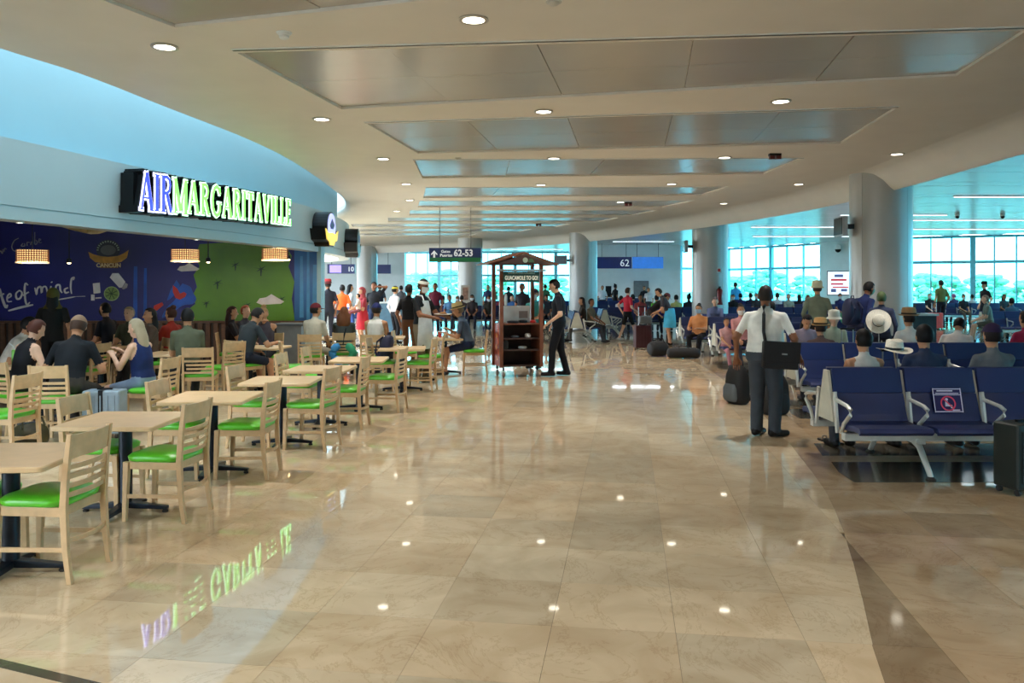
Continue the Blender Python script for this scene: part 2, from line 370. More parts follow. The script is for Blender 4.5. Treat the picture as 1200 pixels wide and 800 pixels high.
winwall((W(797, 56), 56), (W(853, 60), 60), 1, ztr=2.95)
winwall((W(556, 66), 66), (W(699, 66), 66), 3, ztr=2.6)
winwall((W(474, 67), 67), (W(556, 66), 66), 2, ztr=2.6)
wallseg('wall_gate_left', (W(360, 56), 56), (W(474, 56), 56))
wallseg('wall_gate_jamb', (W(699, 55), 55), (W(699, 66), 66))
wallseg('wall_gate_end', (W(360, 56), 56), (-24, 60))
o = struct(MB().box((0, -.13, 1.05), (1.0, .08, 2.1)).box((0.36, -.18, 1.0), (.04, .06, .16)).build('door_1', mat('door_grey', (110, 112, 112), .5), loc=(W(751, 55), 55, 0)))
struct(MB().box(((W(699,55)+W(797,55))/2, 54.84, 2.72), (W(797,55)-W(699,55), .12, .06)).build('trim_3', M_white))
# outside
struct(MB().box((20, 160, -.3), (400, 260, .2)).build('ground_outside', mat('apron_ground', (150, 165, 140), .9)))
M_leaf = mat('leaf_green', (150, 200, 165), .8, var=.35, scale=2, bump=.5); M_bark = mat('bark', (80, 66, 50), .9)
def tree_mesh():
    mb = MB(); rr = random.Random(5)
    for k in range(90):
        a = rr.uniform(0, 2*PI); z = rr.uniform(1.2, 4.8); q = rr.uniform(.1, 1)**.5*2.2*math.sqrt(max(.05, 1-((z-2.7)/2.3)**2)); b_ = rr.uniform(.28, .62)
        mb.ell((q*math.cos(a), q*math.sin(a), z), (b_*rr.uniform(.8,1.2), b_, b_*.75), 7, 5)
    return mb
t0 = thing('tree', 'leafy green tree outside the gate windows', 'tree', (26, 62, -.2), 0, 'trees outside the gate windows')
tree_mesh().build('crown', M_leaf, t0, smooth=60); MB().tube([(0,0,0),(.1,0,1.2),(0,.1,2.4)], [.22,.17,.1], 8).build('trunk', M_bark, t0)
for k, (u, Y, s_, lab) in enumerate(((1107, 78, .95, 'green tree outside right of the green-shirted standing man'), (1157, 84, 1.0, 'green tree outside near the woman in the black cap'), (1204, 76, .8, 'green tree outside at the right edge of the windows'),
        (866, 96, 1.0, 'green tree outside left end of the middle windows'), (898, 102, 1.25, 'green tree outside above the white-shirted man'), (944, 92, 1.0, 'green tree outside right part of the middle windows'),
        (494, 112, 1.2, 'distant tree outside above the queue, left one'), (526, 106, 1.3, 'distant tree outside beneath the hanging gate sign'), (582, 110, 1.1, 'distant tree outside left of the cart posts'), (646, 112, 1.1, 'distant tree outside right of the cart roof'))):
    o = dup(t0, (W(u, Y), Y, -.2), k*1.3, lab); o.scale = (s_*.95, s_*.95, s_*.62)
t0.location = (W(1085, 70), 70, -.2); t0['label'] = 'green tree outside between the nearest column and the window mullion'; t0.scale = (.75, .75, .6)
# ------------------------------------------------------------------ restaurant shell
KS = .87
FAS = catmull([(x*KS, y*KS) for x, y in ((-9.9,1),(-8.3,5.5),(-7.5,8),(-6.83,10.9),(-6.33,13.5),(-5.51,17.6),(-5.06,21.9),(-5.37,27),(-6.6,30.5),(-9,33.5),(-13,36))], 8)
def ZK(z): return CAMH + (z-CAMH)*KS
ZF0, ZF1 = ZK(2.65), ZK(3.75)
struct(MB().sweep(FAS, [(.0, ZF0+.17), (.0, ZF1), (.36, ZF1+.004)]).build('wall_fascia', [M_fascia], smooth=40))
struct(MB().sweep(offset(FAS, .34), [(.0, ZF1-.05), (.0, 6.4)]).build('wall_drum', M_drum, smooth=40))
struct(MB().sweep(FAS, [(.0, ZF0+.17), (.03, ZF0+.168), (.03, ZF0+.152), (-.004, ZF0+.15), (-.004, ZF0), (.3, ZF0), (.3, ZF0+.9)]).build('trim_4', M_fascia, smooth=30))
struct(MB().sweep(offset(EDGE_L, .9), [(-1.2, 6.3), (-1.18, ZC+.26)]).build('wall_void', M_wall, smooth=40))
FO = offset(FAS, .34)
sky = struct(MB().sweep([p for p in FO if p.y > 2], [(.2, 6.2), (.2, 6.3), (-.02, 6.3), (-.02, 6.2)]).build('trim_7', M_ceil))
fp = [p for p in FO if p.y > 2 and p.x > -12]
for k in range(0, len(fp)-1, 4):        # unseen tinted panes added above the void to dim sky light on the drum
    q = fp[k:k+5]
    MB().prism([(p.x-.05, p.y) for p in q] + [(p.x+4.2, p.y) for p in q[::-1]], 6.3, 6.32).build('dimming_pane', M_dim_glass, sky)
WY = 18.8   # mural wall plane
cp = [(p.x-.2, p.y) for p in FAS if p.y < WY] + [(-4.55, WY), (-20, WY), (-20, 2)]
M_navy_c = mat('dark_navy_ceiling', (16, 18, 38), .6)
struct(MB().prism(cp, 3.24, 3.32).build('ceiling_restaurant', M_navy_c))
M_mural = mat('mural_navy', (12, 14, 112), .45, var=.35, scale=.5)
wall_mural = struct(MB().box((-12.2, WY+.1, 1.9), (15.5, .2, 2.76)).build('wall_mural', M_mural))
struct(MB().box((-16, 10.4, 1.66), (.2, 16.6, 3.3)).build('wall_side', mat('side_navy', (12, 14, 80), .5)))
struct(MB().box((-4.40, WY+.05, 1.62), (.1, .36, 2.1)).build('trim_5', M_drum, bevel=.01))
M_wood_d = mat('dark_wainscot_wood', (92, 62, 42), .5, var=.25, scale=9)
wains = struct(MB().box((-12.2, WY-.02, .45), (15.4, .1, .9)).build('wall_wainscot', mat('wainscot_back', (46, 32, 24), .6)))
MB().box((-12.2, WY-.08, .93), (15.4, .14, .05)).build('cap_rail', M_wood_d, wains, bevel=.008)
for k in range(64): MB().box((-4.6-.18*k, WY-.09, .47), (.1, .05, .86)).build('slat', M_wood_d, wains)
wv = [G(u, v, ZF0+.01) for u, v in ((72,265.5),(80,267.5),(92,271.5),(106,274.3),(116,274),(124,271.5),(130,269.5))]
struct(MB().prism([(p.x, p.y) for p in wv] + [(p.x+.05, p.y-.2) for p in wv[::-1]], ZF0+.01, ZF0+.15).build('trim_6', mat('bulkhead_cream', (206, 190, 150), .6)))
# ------------------------------------------------------------------ downlights and ceiling devices
M_ring = mat('lamp_ring', (190, 186, 178), .3, .3)
def area(name, parent, loc, size, power, col=(1, .95, .89)):
    l = bpy.data.lights.new(name, 'AREA'); l.shape = 'DISK'; l.size = size; l.energy = power; l.color = col; l.spread = R(105)
    o = bpy.data.objects.new(name, l); COL.objects.link(o); o.parent = parent; o.location = loc; return o
DL = [((555,22),'second bay'),((193,54),''),((377,139),''),((637,130),''),((915,118),''),((449,185.5),''),((649,185),''),((849,184),''),((1051,180),''),((476,215),''),((634,216),''),((787,215),''),((936,215.5),''),((480,234),''),((727,236.5),''),((848,238),''),((465,247),'')]
dl_lab = ['large round downlight nearest the camera at top centre', 'round downlight nearest above the restaurant drum', 'round downlight left of the second ceiling bay', 'round downlight centre strip between first and second bays', 'round downlight right strip between first and second bays',
  'round downlight left end of the third bay strip', 'round downlight centre between second and third bays', 'round downlight right of centre before the third bay', 'round downlight near the curved ceiling edge, right', 'small downlight left end of the fourth bay', 'small downlight centre before the fourth bay',
  'small downlight right of centre before the fourth bay', 'small downlight near the curved edge above the second column', 'small far downlight above the restaurant end', 'small far downlight above the gate wall', 'small far downlight above the extinguisher column', 'farthest tiny downlight above the restaurant end']
dl0 = None
def downlight(p, lab, lit=True):
    global dl0
    if dl0 is None:
        t = dl0 = thing('downlight', lab, 'ceiling light', p, 0, 'round downlights of the main ceiling')
        MB().lathe([(.095, .0), (.125, -.002), (.13, -.014), (.118, -.02), (.095, -.016)], 24, cap=False).build('ring', M_ring, t, smooth=50)
        MB().lathe([(.0001, -.006), (.1, -.006), (.1, -.012), (.0001, -.013)], 24).build('diffuser', M_glow, t)
    else: t = dup(dl0, p, 0, lab)
    area('lamp', t, (0, 0, -.03), .14, DOWNLIGHT_W)
    return t
for ((u, v), _), lab in zip(DL, dl_lab): downlight(G(u, v, ZC), lab)
for k, p in enumerate(((-2.2, 2.9), (2.2, 2.2), (5.2, 4.6), (-5.6, 2.0), (0, -1.2), (4.4, .2), (-4.4, -1.2), (.3, -4.6), (3.2, -4.4))):  # unseen downlights continuing the grid, added to fill the foreground with light
    downlight((p[0], p[1], ZC), 'unseen downlight added as fill around the viewpoint, ' + ['left front', 'right front', 'far right', 'far left', 'middle', 'right middle', 'left middle', 'rear', 'rear right'][k])
t = thing('smoke_detector', 'white round smoke detector below the ceiling, top left', 'smoke detector', G(333, 38, ZC))
MB().lathe([(.06, 0), (.06, -.02), (.045, -.03), (.045, -.05), (.03, -.062), (.001, -.065)], 18).build('housing', M_white, t, smooth=40)
MB().lathe([(.07, 0), (.07, -.008), (.06, -.01)], 18, cap=False).build('base', M_white, t)
for (u, v), lab in (((908, 180), 'small dark red exit light under the ceiling by the third bay'), ((736, 237), 'small dark ceiling device before the gate wall'), ((631, 262), 'tiny dark ceiling device above the cart')):
    t = thing('ceiling_beacon', lab, 'beacon', G(u, v, ZC), 0, 'ceiling beacons')
    MB().box((0, 0, -.02), (.2, .1, .04)).build('mount', M_dark_metal, t); MB().box((-.05, 0, -.07), (.08, .09, .06)).box((.06, 0, -.07), (.08, .09, .06)).build('lens', mat('beacon_red', (90, 30, 34), .3), t)
for (u, v), lab in (((537, 185), 'small pale ceiling speaker beside the third bay'), ((649, 2), 'small square ceiling plate at the top edge'), ((1126, 174), 'small grey ceiling sensor near the curved edge')):
    t = thing('ceiling_sensor', lab, 'sensor', G(u, v, ZC), 0, 'ceiling sensors')
    MB().lathe([(.05, 0), (.05, -.015), (.03, -.03), (.001, -.034)], 16).build('body', M_ring, t, smooth=40); MB().lathe([(.065, 0), (.065, -.006), (.05, -.008)], 16, cap=False).build('flange', M_ring, t)
for (X, Y), (u, v), lab in (((0,0), (1122, 252), 'black dome camera under the right gate ceiling'), ((0,0), (1175, 252), 'small dome camera at the far right gate ceiling'), ((0,0), (1048, 278), 'dome camera hanging right of the nearest column')):
    t = thing('dome_camera', lab, 'camera', G(u, v-2, ZG), 0, 'dome cameras')
    MB().lathe([(.09, 0), (.09, -.08), (.08, -.1)], 16).build('housing', M_white, t, smooth=40); MB().ell((0, 0, -.12), (.075, .075, .08), 12, 8).build('dome', M_dark_metal, t, smooth=60)
t = thing('wall_camera', 'white dome camera on an arm on the wall by the poster', 'camera', (W(982, 50.6), 50.6, Zv(292, 50.6)))
MB().box((0, .3, .3), (.1, .5, .08)).build('arm', M_white, t); MB().lathe([(.001,.28),(.16,.26),(.2,.12),(.2,0)],16).build('housing', M_white, t, smooth=40); MB().ell((0,0,0),(.18,.18,.2),12,8).build('dome', M_dark_metal, t, smooth=60)
# ------------------------------------------------------------------ illuminated restaurant sign
GL = {
 'A': (.86, [[(.10,.02),(.41,1)], .10, [(.41,1),(.74,.02)], .18, [(.22,.33),(.6,.33)], .08, [(0,.03),(.24,.03)], .07, [(.58,.03),(.88,.03)], .07]),
 'I': (.38, [[(.19,0),(.19,1)], .18, [(.02,.03),(.36,.03)], .07, [(.02,.97),(.36,.97)], .07]),
 'R': (.80, [[(.19,0),(.19,1)], .18, [(.02,.03),(.36,.03)], .07, [(.02,.97),(.3,.97)], .07, [(.19,.95),(.42,.96),(.56,.9),(.62,.76),(.56,.6),(.42,.53),(.19,.52)], .12, [(.4,.53),(.68,.03)], .16, [(.6,.03),(.82,.03)], .07]),
 'M': (1.06, [[(.15,0),(.15,.97)], .10, [(.15,.99),(.52,.08)], .17, [(.52,.08),(.87,.99)], .10, [(.89,0),(.89,.97)], .18, [(.0,.03),(.3,.03)], .07, [(.72,.03),(1.06,.03)], .07, [(0,.97),(.2,.97)], .07, [(.84,.97),(1.04,.97)], .07]),
 'G': (.92, [[(.76,.74),(.66,.9),(.47,.97),(.28,.9),(.15,.72),(.11,.5),(.15,.27),(.28,.1),(.47,.03),(.66,.1),(.75,.22),(.76,.44)], .15, [(.56,.45),(.92,.45)], .07, [(.76,.97),(.76,.7)], .06]),
 'T': (.76, [[(.38,0),(.38,.95)], .18, [(.02,.95),(.74,.95)], .09, [(.05,.97),(.05,.74)], .06, [(.71,.97),(.71,.74)], .06, [(.22,.03),(.54,.03)], .07]),
 'V': (.84, [[(.12,.98),(.42,.02)], .18, [(.42,.02),(.72,.98)], .10, [(0,.97),(.28,.97)], .07, [(.6,.97),(.84,.97)], .07]),
 'L': (.66, [[(.19,0),(.19,1)], .18, [(.02,.03),(.62,.03)], .08, [(.61,.0),(.61,.27)], .07, [(.02,.97),(.36,.97)], .07]),
 'E': (.70, [[(.19,0),(.19,1)], .18, [(.02,.03),(.64,.03)], .08, [(.62,.0),(.62,.24)], .07, [(.02,.97),(.62,.97)], .08, [(.6,1),(.6,.78)], .07, [(.19,.52),(.5,.52)], .08, [(.5,.62),(.5,.42)], .06]),
}
def strokes(mb, sts, grow, d0, d1, M, h):
    for k in range(0, len(sts), 2):
        pl, wd = sts[k], (sts[k+1] + 2*grow)*h/2; P = [Vector((x*h*.82, y*h)) for x, y in pl]; n = len(P)
        e0 = (P[0]-P[1]).normalized()*grow*h; e1 = (P[-1]-P[-2]).normalized()*grow*h; P[0] = P[0]+e0; P[-1] = P[-1]+e1; Lf, Rt = [], []
        for i, p in enumerate(P):
            d = (P[min(i+1, n-1)]-P[max(i-1, 0)]).normalized(); nn = Vector((-d.y, d.x))*wd; Lf.append(p+nn); Rt.append(p-nn)
        for i in range(n-1):
            mb.prism([(q.x, q.y) for q in (Lf[i], Lf[i+1], Rt[i+1], Rt[i])], d0, d1, 'z', 0, M)
def arc_at(path, s_):
    acc = 0
    for a, b in zip(path, path[1:]):
        l = (b-a).length
        if acc + l >= s_: return a.lerp(b, (s_-acc)/l), (b-a).normalized()
        acc += l
M_box = mat('sign_black', (12, 14, 18), .3, .3); 
M_air_e = mat('neon_white_violet', (220, 220, 255), .4, emit=2.2, ecol=(215, 215, 255)); M_air_f = mat('neon_blue', (50, 60, 190), .4, emit=1.1, ecol=(60, 75, 220))
M_mar_e = mat('neon_pale_mint', (215, 255, 225), .4, emit=1.7, ecol=(190, 255, 205)); M_mar_f = mat('neon_green', (150, 235, 110), .4, emit=1.0, ecol=(130, 230, 95))
sign = thing('restaurant_sign', 'illuminated blue and green letter sign on the curved restaurant fascia', 'sign', (0, 0, 0))
HL = .60*KS; SGN = offset(FAS, -.0)
acc = 0; s0 = None
for a, b in zip(SGN, SGN[1:]):
    for t_ in (0, .25, .5, .75):
        q = a.lerp(b, t_); uu = 600 + F*(q.x+.1)/q.y
        if s0 is None and q.y > 8 and uu >= 146: s0 = acc + (b-a).length*t_
    acc += (b-a).length
txt = 'AIRMARGARITAVILLE'; adv = [GL[c][0]*.82*HL + .03 for c in txt]; s_ = s0
total = sum(adv); endp = None
for a, b in zip(SGN, SGN[1:]): pass
scale_fit = 1.0; acc = 0
for a, b in zip(SGN, SGN[1:]):
    q = b; uu = 600 + F*(q.x+.1)/q.y; acc += (b-a).length
    if q.y > 10 and uu >= 330: scale_fit = (acc - s0)/total; break
for i, c in enumerate(txt):
    adv_i = adv[i]*scale_fit; p, d = arc_at(SGN, s_); p2, _ = arc_at(SGN, s_+adv_i); d = (p2-p).normalized(); nrm = Vector((d.y, -d.x, 0)); dx = Vector((d.x, d.y, 0))
    h = HL*(1.06 if i < 3 else (1.04 if c == 'M' else .97)); z = ZK(2.98 + (.04 if i > 3 else 0) + .006*i)
    M = basis(Vector((p.x, p.y, z)), dx*scale_fit, Vector((0, 0, 1)), nrm); air = i < 3
    mb = MB(); strokes(mb, GL[c][1], .055, .0, .30, M, h); back = mb.build('letter_' + 'box', M_box, sign)
    mb = MB(); strokes(mb, GL[c][1], .018, .30, .315, M, h); mb.build('letter_edge', M_air_e if air else M_mar_e, back)
    mb = MB(); strokes(mb, GL[c][1], -.018, .315, .325, M, h); mb.build('letter_face', M_air_f if air else M_mar_f, back)
    # black backing plate that joins the letters
    MB().box((adv_i/2/scale_fit, h*.48, .12), (adv_i/scale_fit+.02, h*.95, .2), 0, M).build('backing', M_box, sign)
    s_ += adv_i
def fascia_at(y, off=0):
    for a, b in zip(FAS, FAS[1:]):
        if a.y <= y <= b.y:
            t_ = (y-a.y)/(b.y-a.y); d = (b-a).normalized(); q = a.lerp(b, t_); return Vector((q.x+d.y*off, q.y-d.x*off, 0)), Vector((d.x, d.y, 0)), Vector((d.y, -d.x, 0))
def logo_sign(y, z, k, lab, lit):
    p, d, n = fascia_at(y); t = thing('logo_sign', lab, 'sign', (p.x, p.y, z), 0, 'round logo signs on the fascia'); M = basis(Vector((0,0,0)), d, Vector((0,0,1)), n)
    ov = lambda rx, ry, cx=0, cy=0, n_=28: [(cx+rx*math.cos(2*PI*i/n_), cy+ry*math.sin(2*PI*i/n_)) for i in range(n_)]
    wing = [(-.62, -.02), (-.35, -.14), (0, -.1), (.35, -.14), (.62, -.02), (.5, -.3), (.26, -.36), (.2, -.46), (-.2, -.46), (-.26, -.36), (-.5, -.3)]
    body = MB(); body.prism(ov(.42*k, .42*k, 0, .06*k), 0, .34, 'z', 0, M); body.prism([(x*k*1.05, y_*k*1.08) for x, y_ in wing], 0, .34, 'z', 0, M); body.build('sign_box', M_box, t)
    MB().prism(ov(.38*k, .38*k, 0, .06*k), .34, .352, 'z', 0, M).build('disc', mat('logo_lilac', (190, 190, 245), .4, emit=.7, ecol=(190, 195, 250)) if lit else mat('logo_grey', (120, 130, 130), .4), t)
    MB().prism([(x*k, y_*k) for x, y_ in wing], .342, .362, 'z', 0, M).build('wing_banner', mat('logo_yellow', (235, 205, 90), .4, emit=.8, ecol=(240, 210, 90)) if lit else mat('logo_dull', (80, 90, 84), .4), t)
    MB().prism([(-.2*k,.1*k),(0,.28*k),(.22*k,.12*k),(.1*k,0),(-.12*k,.0)], .353, .364, 'z', 0, M).build('emblem', mat('logo_ink', (60, 60, 120), .4), t)
logo_sign(21.3*KS, ZK(3.23), .92*KS, 'oval lit logo sign with yellow banner at the fascia end', True)
logo_sign(25.6*KS, ZK(3.1), .92*KS, 'dark unlit logo sign seen edge-on at the fascia corner', False)
for y, lab in ((11.4, 'small bright soffit spot under the fascia, leftmost'), (15.6, 'small bright soffit spot under the letter sign'), (18.8, 'small bright soffit spot above the green mural')):
    p, d, n = fascia_at(y*KS, -.12); t = thing('soffit_spot', lab, 'spotlight', (p.x, p.y, ZF0), 0, 'soffit spots')
    MB().lathe([(.035, .0), (.05, -.005), (.05, -.02), (.035, -.02)], 14, cap=False).build('ring', M_ring, t); MB().lathe([(.001, -.012), (.036, -.012), (.036, -.018), (.001, -.019)], 14).build('lens', M_glow, t)
    l = bpy.data.lights.new('lamp', 'SPOT'); l.energy = 20; l.spot_size = R(90); l.color = (1, .9, .78); l.shadow_soft_size = .03; o = bpy.data.objects.new('lamp', l); COL.objects.link(o); o.parent = t; o.location = (0, 0, -.04)
# ------------------------------------------------------------------ mural pictures (flat print on the mural wall)
def mp(u, v): return (W(u, WY), Zv(v, WY))
def decal(name, pts, m, lvl=1, th=.004, smooth_pts=False):
    if smooth_pts: pts = [(q.x, q.y) for q in catmull(pts + [pts[0]], 5)[:-1]]
    mb = MB(); mb.prism([mp(u, v) for u, v in pts], WY-lvl*.004-th, WY-(lvl-1)*.004, 'y'); return mb.build(name, m, wall_mural)
M_green = mat('mural_green', (84, 140, 18), .45, var=.3, scale=.7); M_pwhite = mat('mural_white', (222, 220, 224), .5); M_palm = mat('mural_palm', (20, 60, 30), .5)
M_aqua = mat('mural_aqua', (24, 104, 180), .45, var=.4, scale=1.2); M_red = mat('mural_red', (190, 40, 40), .5); M_mblue = mat('mural_mid_blue', (24, 84, 190), .5, var=.3, scale=2)
decal('green_land', [(234,286),(229,300),(234,312),(227,322),(231,336),(226,346),(229,356),(219,364),(214,372),(212,379),(346,379),(342,350),(345,330),(338,312),(342,300),(336,290),(300,282)], M_green, 1)
decal('water_panel', [(345,280),(378,280),(378,380),(345,380)], M_aqua, 1)
for u, v0, v1, w_ in ((352,300,372,3),(360,295,376,2.5),(367,310,378,4),(373,300,378,2)): decal('water_streak', [(u,v0),(u+w_,v0),(u+w_*1.3,v1),(u-w_*.3,v1)], mat('mural_pale_blue', (70, 150, 210), .5), 2)
for u, v0, v1, w_ in ((157,312,375,4),(169,314,375,3)): decal('water_streak', [(u,v0),(u+w_,v0),(u+w_,v1),(u-1,v1)], M_mblue, 1)
decal('coast', [(214,332),(223,336),(226,342),(230,350),(226,356),(214,358),(200,368),(190,372),(196,360),(206,350),(208,340)], M_mblue, 2, smooth_pts=True)
for cx, cy, k in ((221,314,1.0),(317,352,1.25)): decal('cloud', [(cx-13*k,cy+2*k),(cx-10*k,cy-2*k),(cx-4*k,cy-3*k),(cx+1*k,cy-6*k),(cx+6*k,cy-3*k),(cx+13*k,cy+1*k),(cx+10*k,cy+3*k),(cx-8*k,cy+4*k)], M_pwhite, 3)
for cx, cy, k in ((276,310,1),(255,331,1.1),(306,315,1.2),(242,355,.8),(290,357,.9),(330,350,1)):
    decal('palm_trunk', [(cx-.8*k,cy),(cx+.8*k,cy),(cx+.5*k,cy+7*k),(cx-.5*k,cy+7*k)], M_palm, 2)
    for a in range(6):
        t_ = a*PI/3+.3; x, y = cx+7*k*math.cos(t_), cy+4.5*k*math.sin(t_); decal('palm_leaf', [(cx-.7,cy-.5),(x,y),(cx+.7,cy+.7)] if abs(math.cos(t_))>.2 else [(cx-.8,cy),(x,y),(cx+.8,cy)], M_palm, 2)
decal('parrot_wing', [(207,328),(211,334),(206,344),(200,350),(196,352),(200,340)], M_mblue, 3)
decal('parrot_body', [(203,334),(208,338),(211,344),(216,342),(219,344),(217,348),(211,351),(206,349),(203,342)], M_red, 4)
decal('parrot_tail', [(181,358),(190,354),(192,357),(184,364),(180,362)], M_red, 3)
# shaker, lime, cards
decal('shaker', [(129,325),(132,320),(139,320),(147,330),(143,337),(140,337)], M_pwhite, 2); decal('shaker_cap', [(143,338),(147,331),(150,333),(149,337),(145,339)], mat('mural_grey', (150, 150, 158), .5), 2)
decal('lime_rind', [(131+9*math.cos(a), 344+8.5*math.sin(a)) for a in (2*PI*i/20 for i in range(20))], mat('mural_lime_rind', (150, 180, 120), .5), 2)
decal('lime', [(131+8*math.cos(a), 344+7.5*math.sin(a)) for a in (2*PI*i/20 for i in range(20))], mat('mural_lime', (112, 142, 76), .5), 3)
for i in range(4): a = i*PI/4+.3; decal('lime_segment', [(131+7.5*math.cos(a)+.4*math.sin(a),344+7*math.sin(a)-.4*math.cos(a)),(131-7.5*math.cos(a)+.4*math.sin(a),344-7*math.sin(a)-.4*math.cos(a)),(131-7.5*math.cos(a)-.4*math.sin(a),344-7*math.sin(a)+.4*math.cos(a)),(131+7.5*math.cos(a)-.4*math.sin(a),344+7*math.sin(a)+.4*math.cos(a))], M_palm, 4)
for q in ([(109,332),(117,331),(118,343),(110,344)], [(107,345),(111,345),(111,352),(107,352)], [(112,348.5),(119,348),(119,349.5),(112,350)]): decal('card', q, M_pwhite, 2)
# round badge with wings
decal('badge', [(127+14*math.cos(a), 293+12*math.sin(a)) for a in (2*PI*i/24 for i in range(24))], mat('badge_dark', (34, 40, 56), .5), 2)
decal('badge_scene', [(127+9*math.cos(a), 293+6*math.sin(a)) for a in (2*PI*i/20 for i in range(20))], mat('badge_grey', (86, 92, 96), .5), 3)
decal('badge_wings', [(104,295),(110,298),(118,300),(127,301),(138,300),(145,297),(151,293),(149,302),(142,307),(127,309),(112,307),(106,302)], mat('badge_gold', (188, 136, 50), .5, var=.3, scale=8), 4)
decal('badge_base', [(117,308),(140,308),(139,314),(118,314)], mat('badge_brown', (120, 84, 40), .5), 5)
textmesh('badge_lettering', 'CANCUN', .13, mat('badge_cream', (210, 190, 140), .5), wall_mural, FACE((mp(128,311)[0], WY-.03, mp(128,311)[1])), .003, .003)
for i in range(13): a = PI*1.02 + i*PI*.96/12; decal('badge_mark', [(127+(12.2+dx)*math.cos(a+da), 293.5+(10.6+dx)*math.sin(a+da)) for dx, da in ((-1,-.05),(1,-.05),(1,.05),(-1,.05))], mat('badge_letter', (150, 170, 160), .5), 4)
# brush lettering: "(sta)te of mind" and "(M)ar Caribe"
def brush(pts, wd, m=None, lvl=2):
    P = [Vector(mp(u, v)) for u, v in pts]; P = catmull(P, 4) if len(P) > 2 else P; Lf, Rt = [], []; n = len(P)
    for i, p in enumerate(P):
        d = (P[min(i+1,n-1)]-P[max(i-1,0)]).normalized(); q = wd*WY/F*(.6+.5*math.sin(PI*(i+.5)/n)); Lf.append(p+Vector((-d.y,d.x))*q/2); Rt.append(p-Vector((-d.y,d.x))*q/2)
    mb = MB(); mb.loft([[(Lf[i].x,WY-lvl*.004-.004,Lf[i].y),(Rt[i].x,WY-lvl*.004-.004,Rt[i].y),(Rt[i].x,WY-.001,Rt[i].y),(Lf[i].x,WY-.001,Lf[i].y)] for i in range(n)])
    mb.build('mural_lettering', m or M_pwhite, wall_mural)
for pts, wd in (([(0,338),(3,350),(7,360),(9,357)],2.6), ([(-4,348),(5,344)],2), ([(8,350),(13,347),(12,344),(9,347),(9,353),(14,353)],1.8),
    ([(23,340),(19,344),(20,350),(24,349),(26,343),(23,340)],2), ([(33,334),(30,332),(29,340),(30,352),(32,357),(35,354)],2), ([(27,346),(34,342)],1.6),
    ([(41,337),(43,345),(44,338),(48,336),(49,343),(50,337),(54,336),(56,344)],2), ([(60,335),(59,342),(61,344)],2), ([(60.5,330),(61,331)],2), ([(65,344),(66,335),(70,334),(71,340),(73,343)],2),
    ([(80,337),(76,339),(77,343),(81,342)],2), ([(86,328),(87,325),(84,327),(83,336),(84,344)],1.9), ([(10,364),(25,360),(39,357)],2.4), ([(68,351),(80,349),(88,347.5)],1.4), ([(88,347.5),(100,347)],.6)): brush(pts, wd)
M_thin = mat('mural_thin_white', (160, 162, 176), .5)
for pts in ([(-3,296),(1,294),(3,297),(4,292)], [(5,295),(6,291),(8,292)], [(22,279),(17,282),(14,289),(17,294),(24,291)], [(27,285),(25,288),(29,288),(29,285)], [(32,288),(32,284),(35,284)], [(36,287),(37,283)], [(41,272),(41,286),(44,284),(42,281)], [(45,283),(48,281),(46,280),(46,284),(49,284)]): brush(pts, .9, M_thin)
# ------------------------------------------------------------------ pendant drums
M_wick = mat('pendant_rattan', (150, 96, 52), .6, var=.2, scale=20); M_bulb = mat('bulb', (255, 230, 190), .4, emit=14, ecol=(255, 214, 150))
def pendant(u, v, Y, D, lab):
    Y, D = Y*KS, D*KS
    z = Zv(v, Y); t = thing('pendant_lamp', lab, 'pendant lamp', (W(u, Y), Y, z-.12), 0, 'perforated pendant lamps'); r = D/2; mb = MB(); n = 40; m = 6; h = .24
    for j in range(m):
        for k in range(n):
            a, b, c = 2*PI*k/n, 2*PI*(k+.5)/n, 2*PI*(k+1)/n; z0, z1, z2 = h*j/m, h*(j+.5)/m, h*(j+1)/m
            P = lambda q, zz: (r*math.cos(q), r*math.sin(q), zz)
            e = .62    # each cell is a frame around a diamond hole
            cx, cz = b, z1; wa, wz = (c-a)/2*e*1.3, (z2-z0)/2*e*1.3
            o_ = [P(a,z0),P(c,z0),P(c,z2),P(a,z2)]; i_ = [P(cx,cz-wz),P(cx+wa,cz),P(cx,cz+wz),P(cx-wa,cz)]
            mb.add(o_+i_, [(0,1,5,4),(1,2,6,5),(2,3,7,6),(3,0,4,7)])
    mb.build('shade', M_wick, t)
    MB().lathe([(r-.025,.02),(r-.025,.23)], 32, cap=False).build('liner', mat('liner_glow', (255,220,160), .5, emit=1.1, ecol=(255,205,140)), t, smooth=40)
    MB().lathe([(r+.006,-.01),(r+.006,.012),(r-.012,.012),(r-.012,-.01),(r+.006,-.01)], 40, cap=False).build('rim', mat('rim_glow', (230, 200, 160), .4, emit=.6, ecol=(255,220,170)), t); MB().ell((0,0,.09),(.05,.05,.065),12,8).build('bulb', M_bulb, t)
    MB().tube([(0,0,.15),(0,0,3.24-(z-.12))], .008, 6).build('cord', M_dark_metal, t)
    l = bpy.data.lights.new('lamp', 'POINT'); l.energy = 22; l.color = (1,.82,.6); l.shadow_soft_size = .05; o = bpy.data.objects.new('lamp', l); COL.objects.link(o); o.parent = t; o.location = (0,0,.02)
pendant(38, 300, 17.5, .62, 'perforated drum pendant lamp at the far left beneath the script lettering')
pendant(217, 299, 18.8, .62, 'perforated drum pendant lamp at the edge of the green mural')
pendant(322, 298, 19.6, .6, 'perforated drum pendant lamp near the blue water mural')
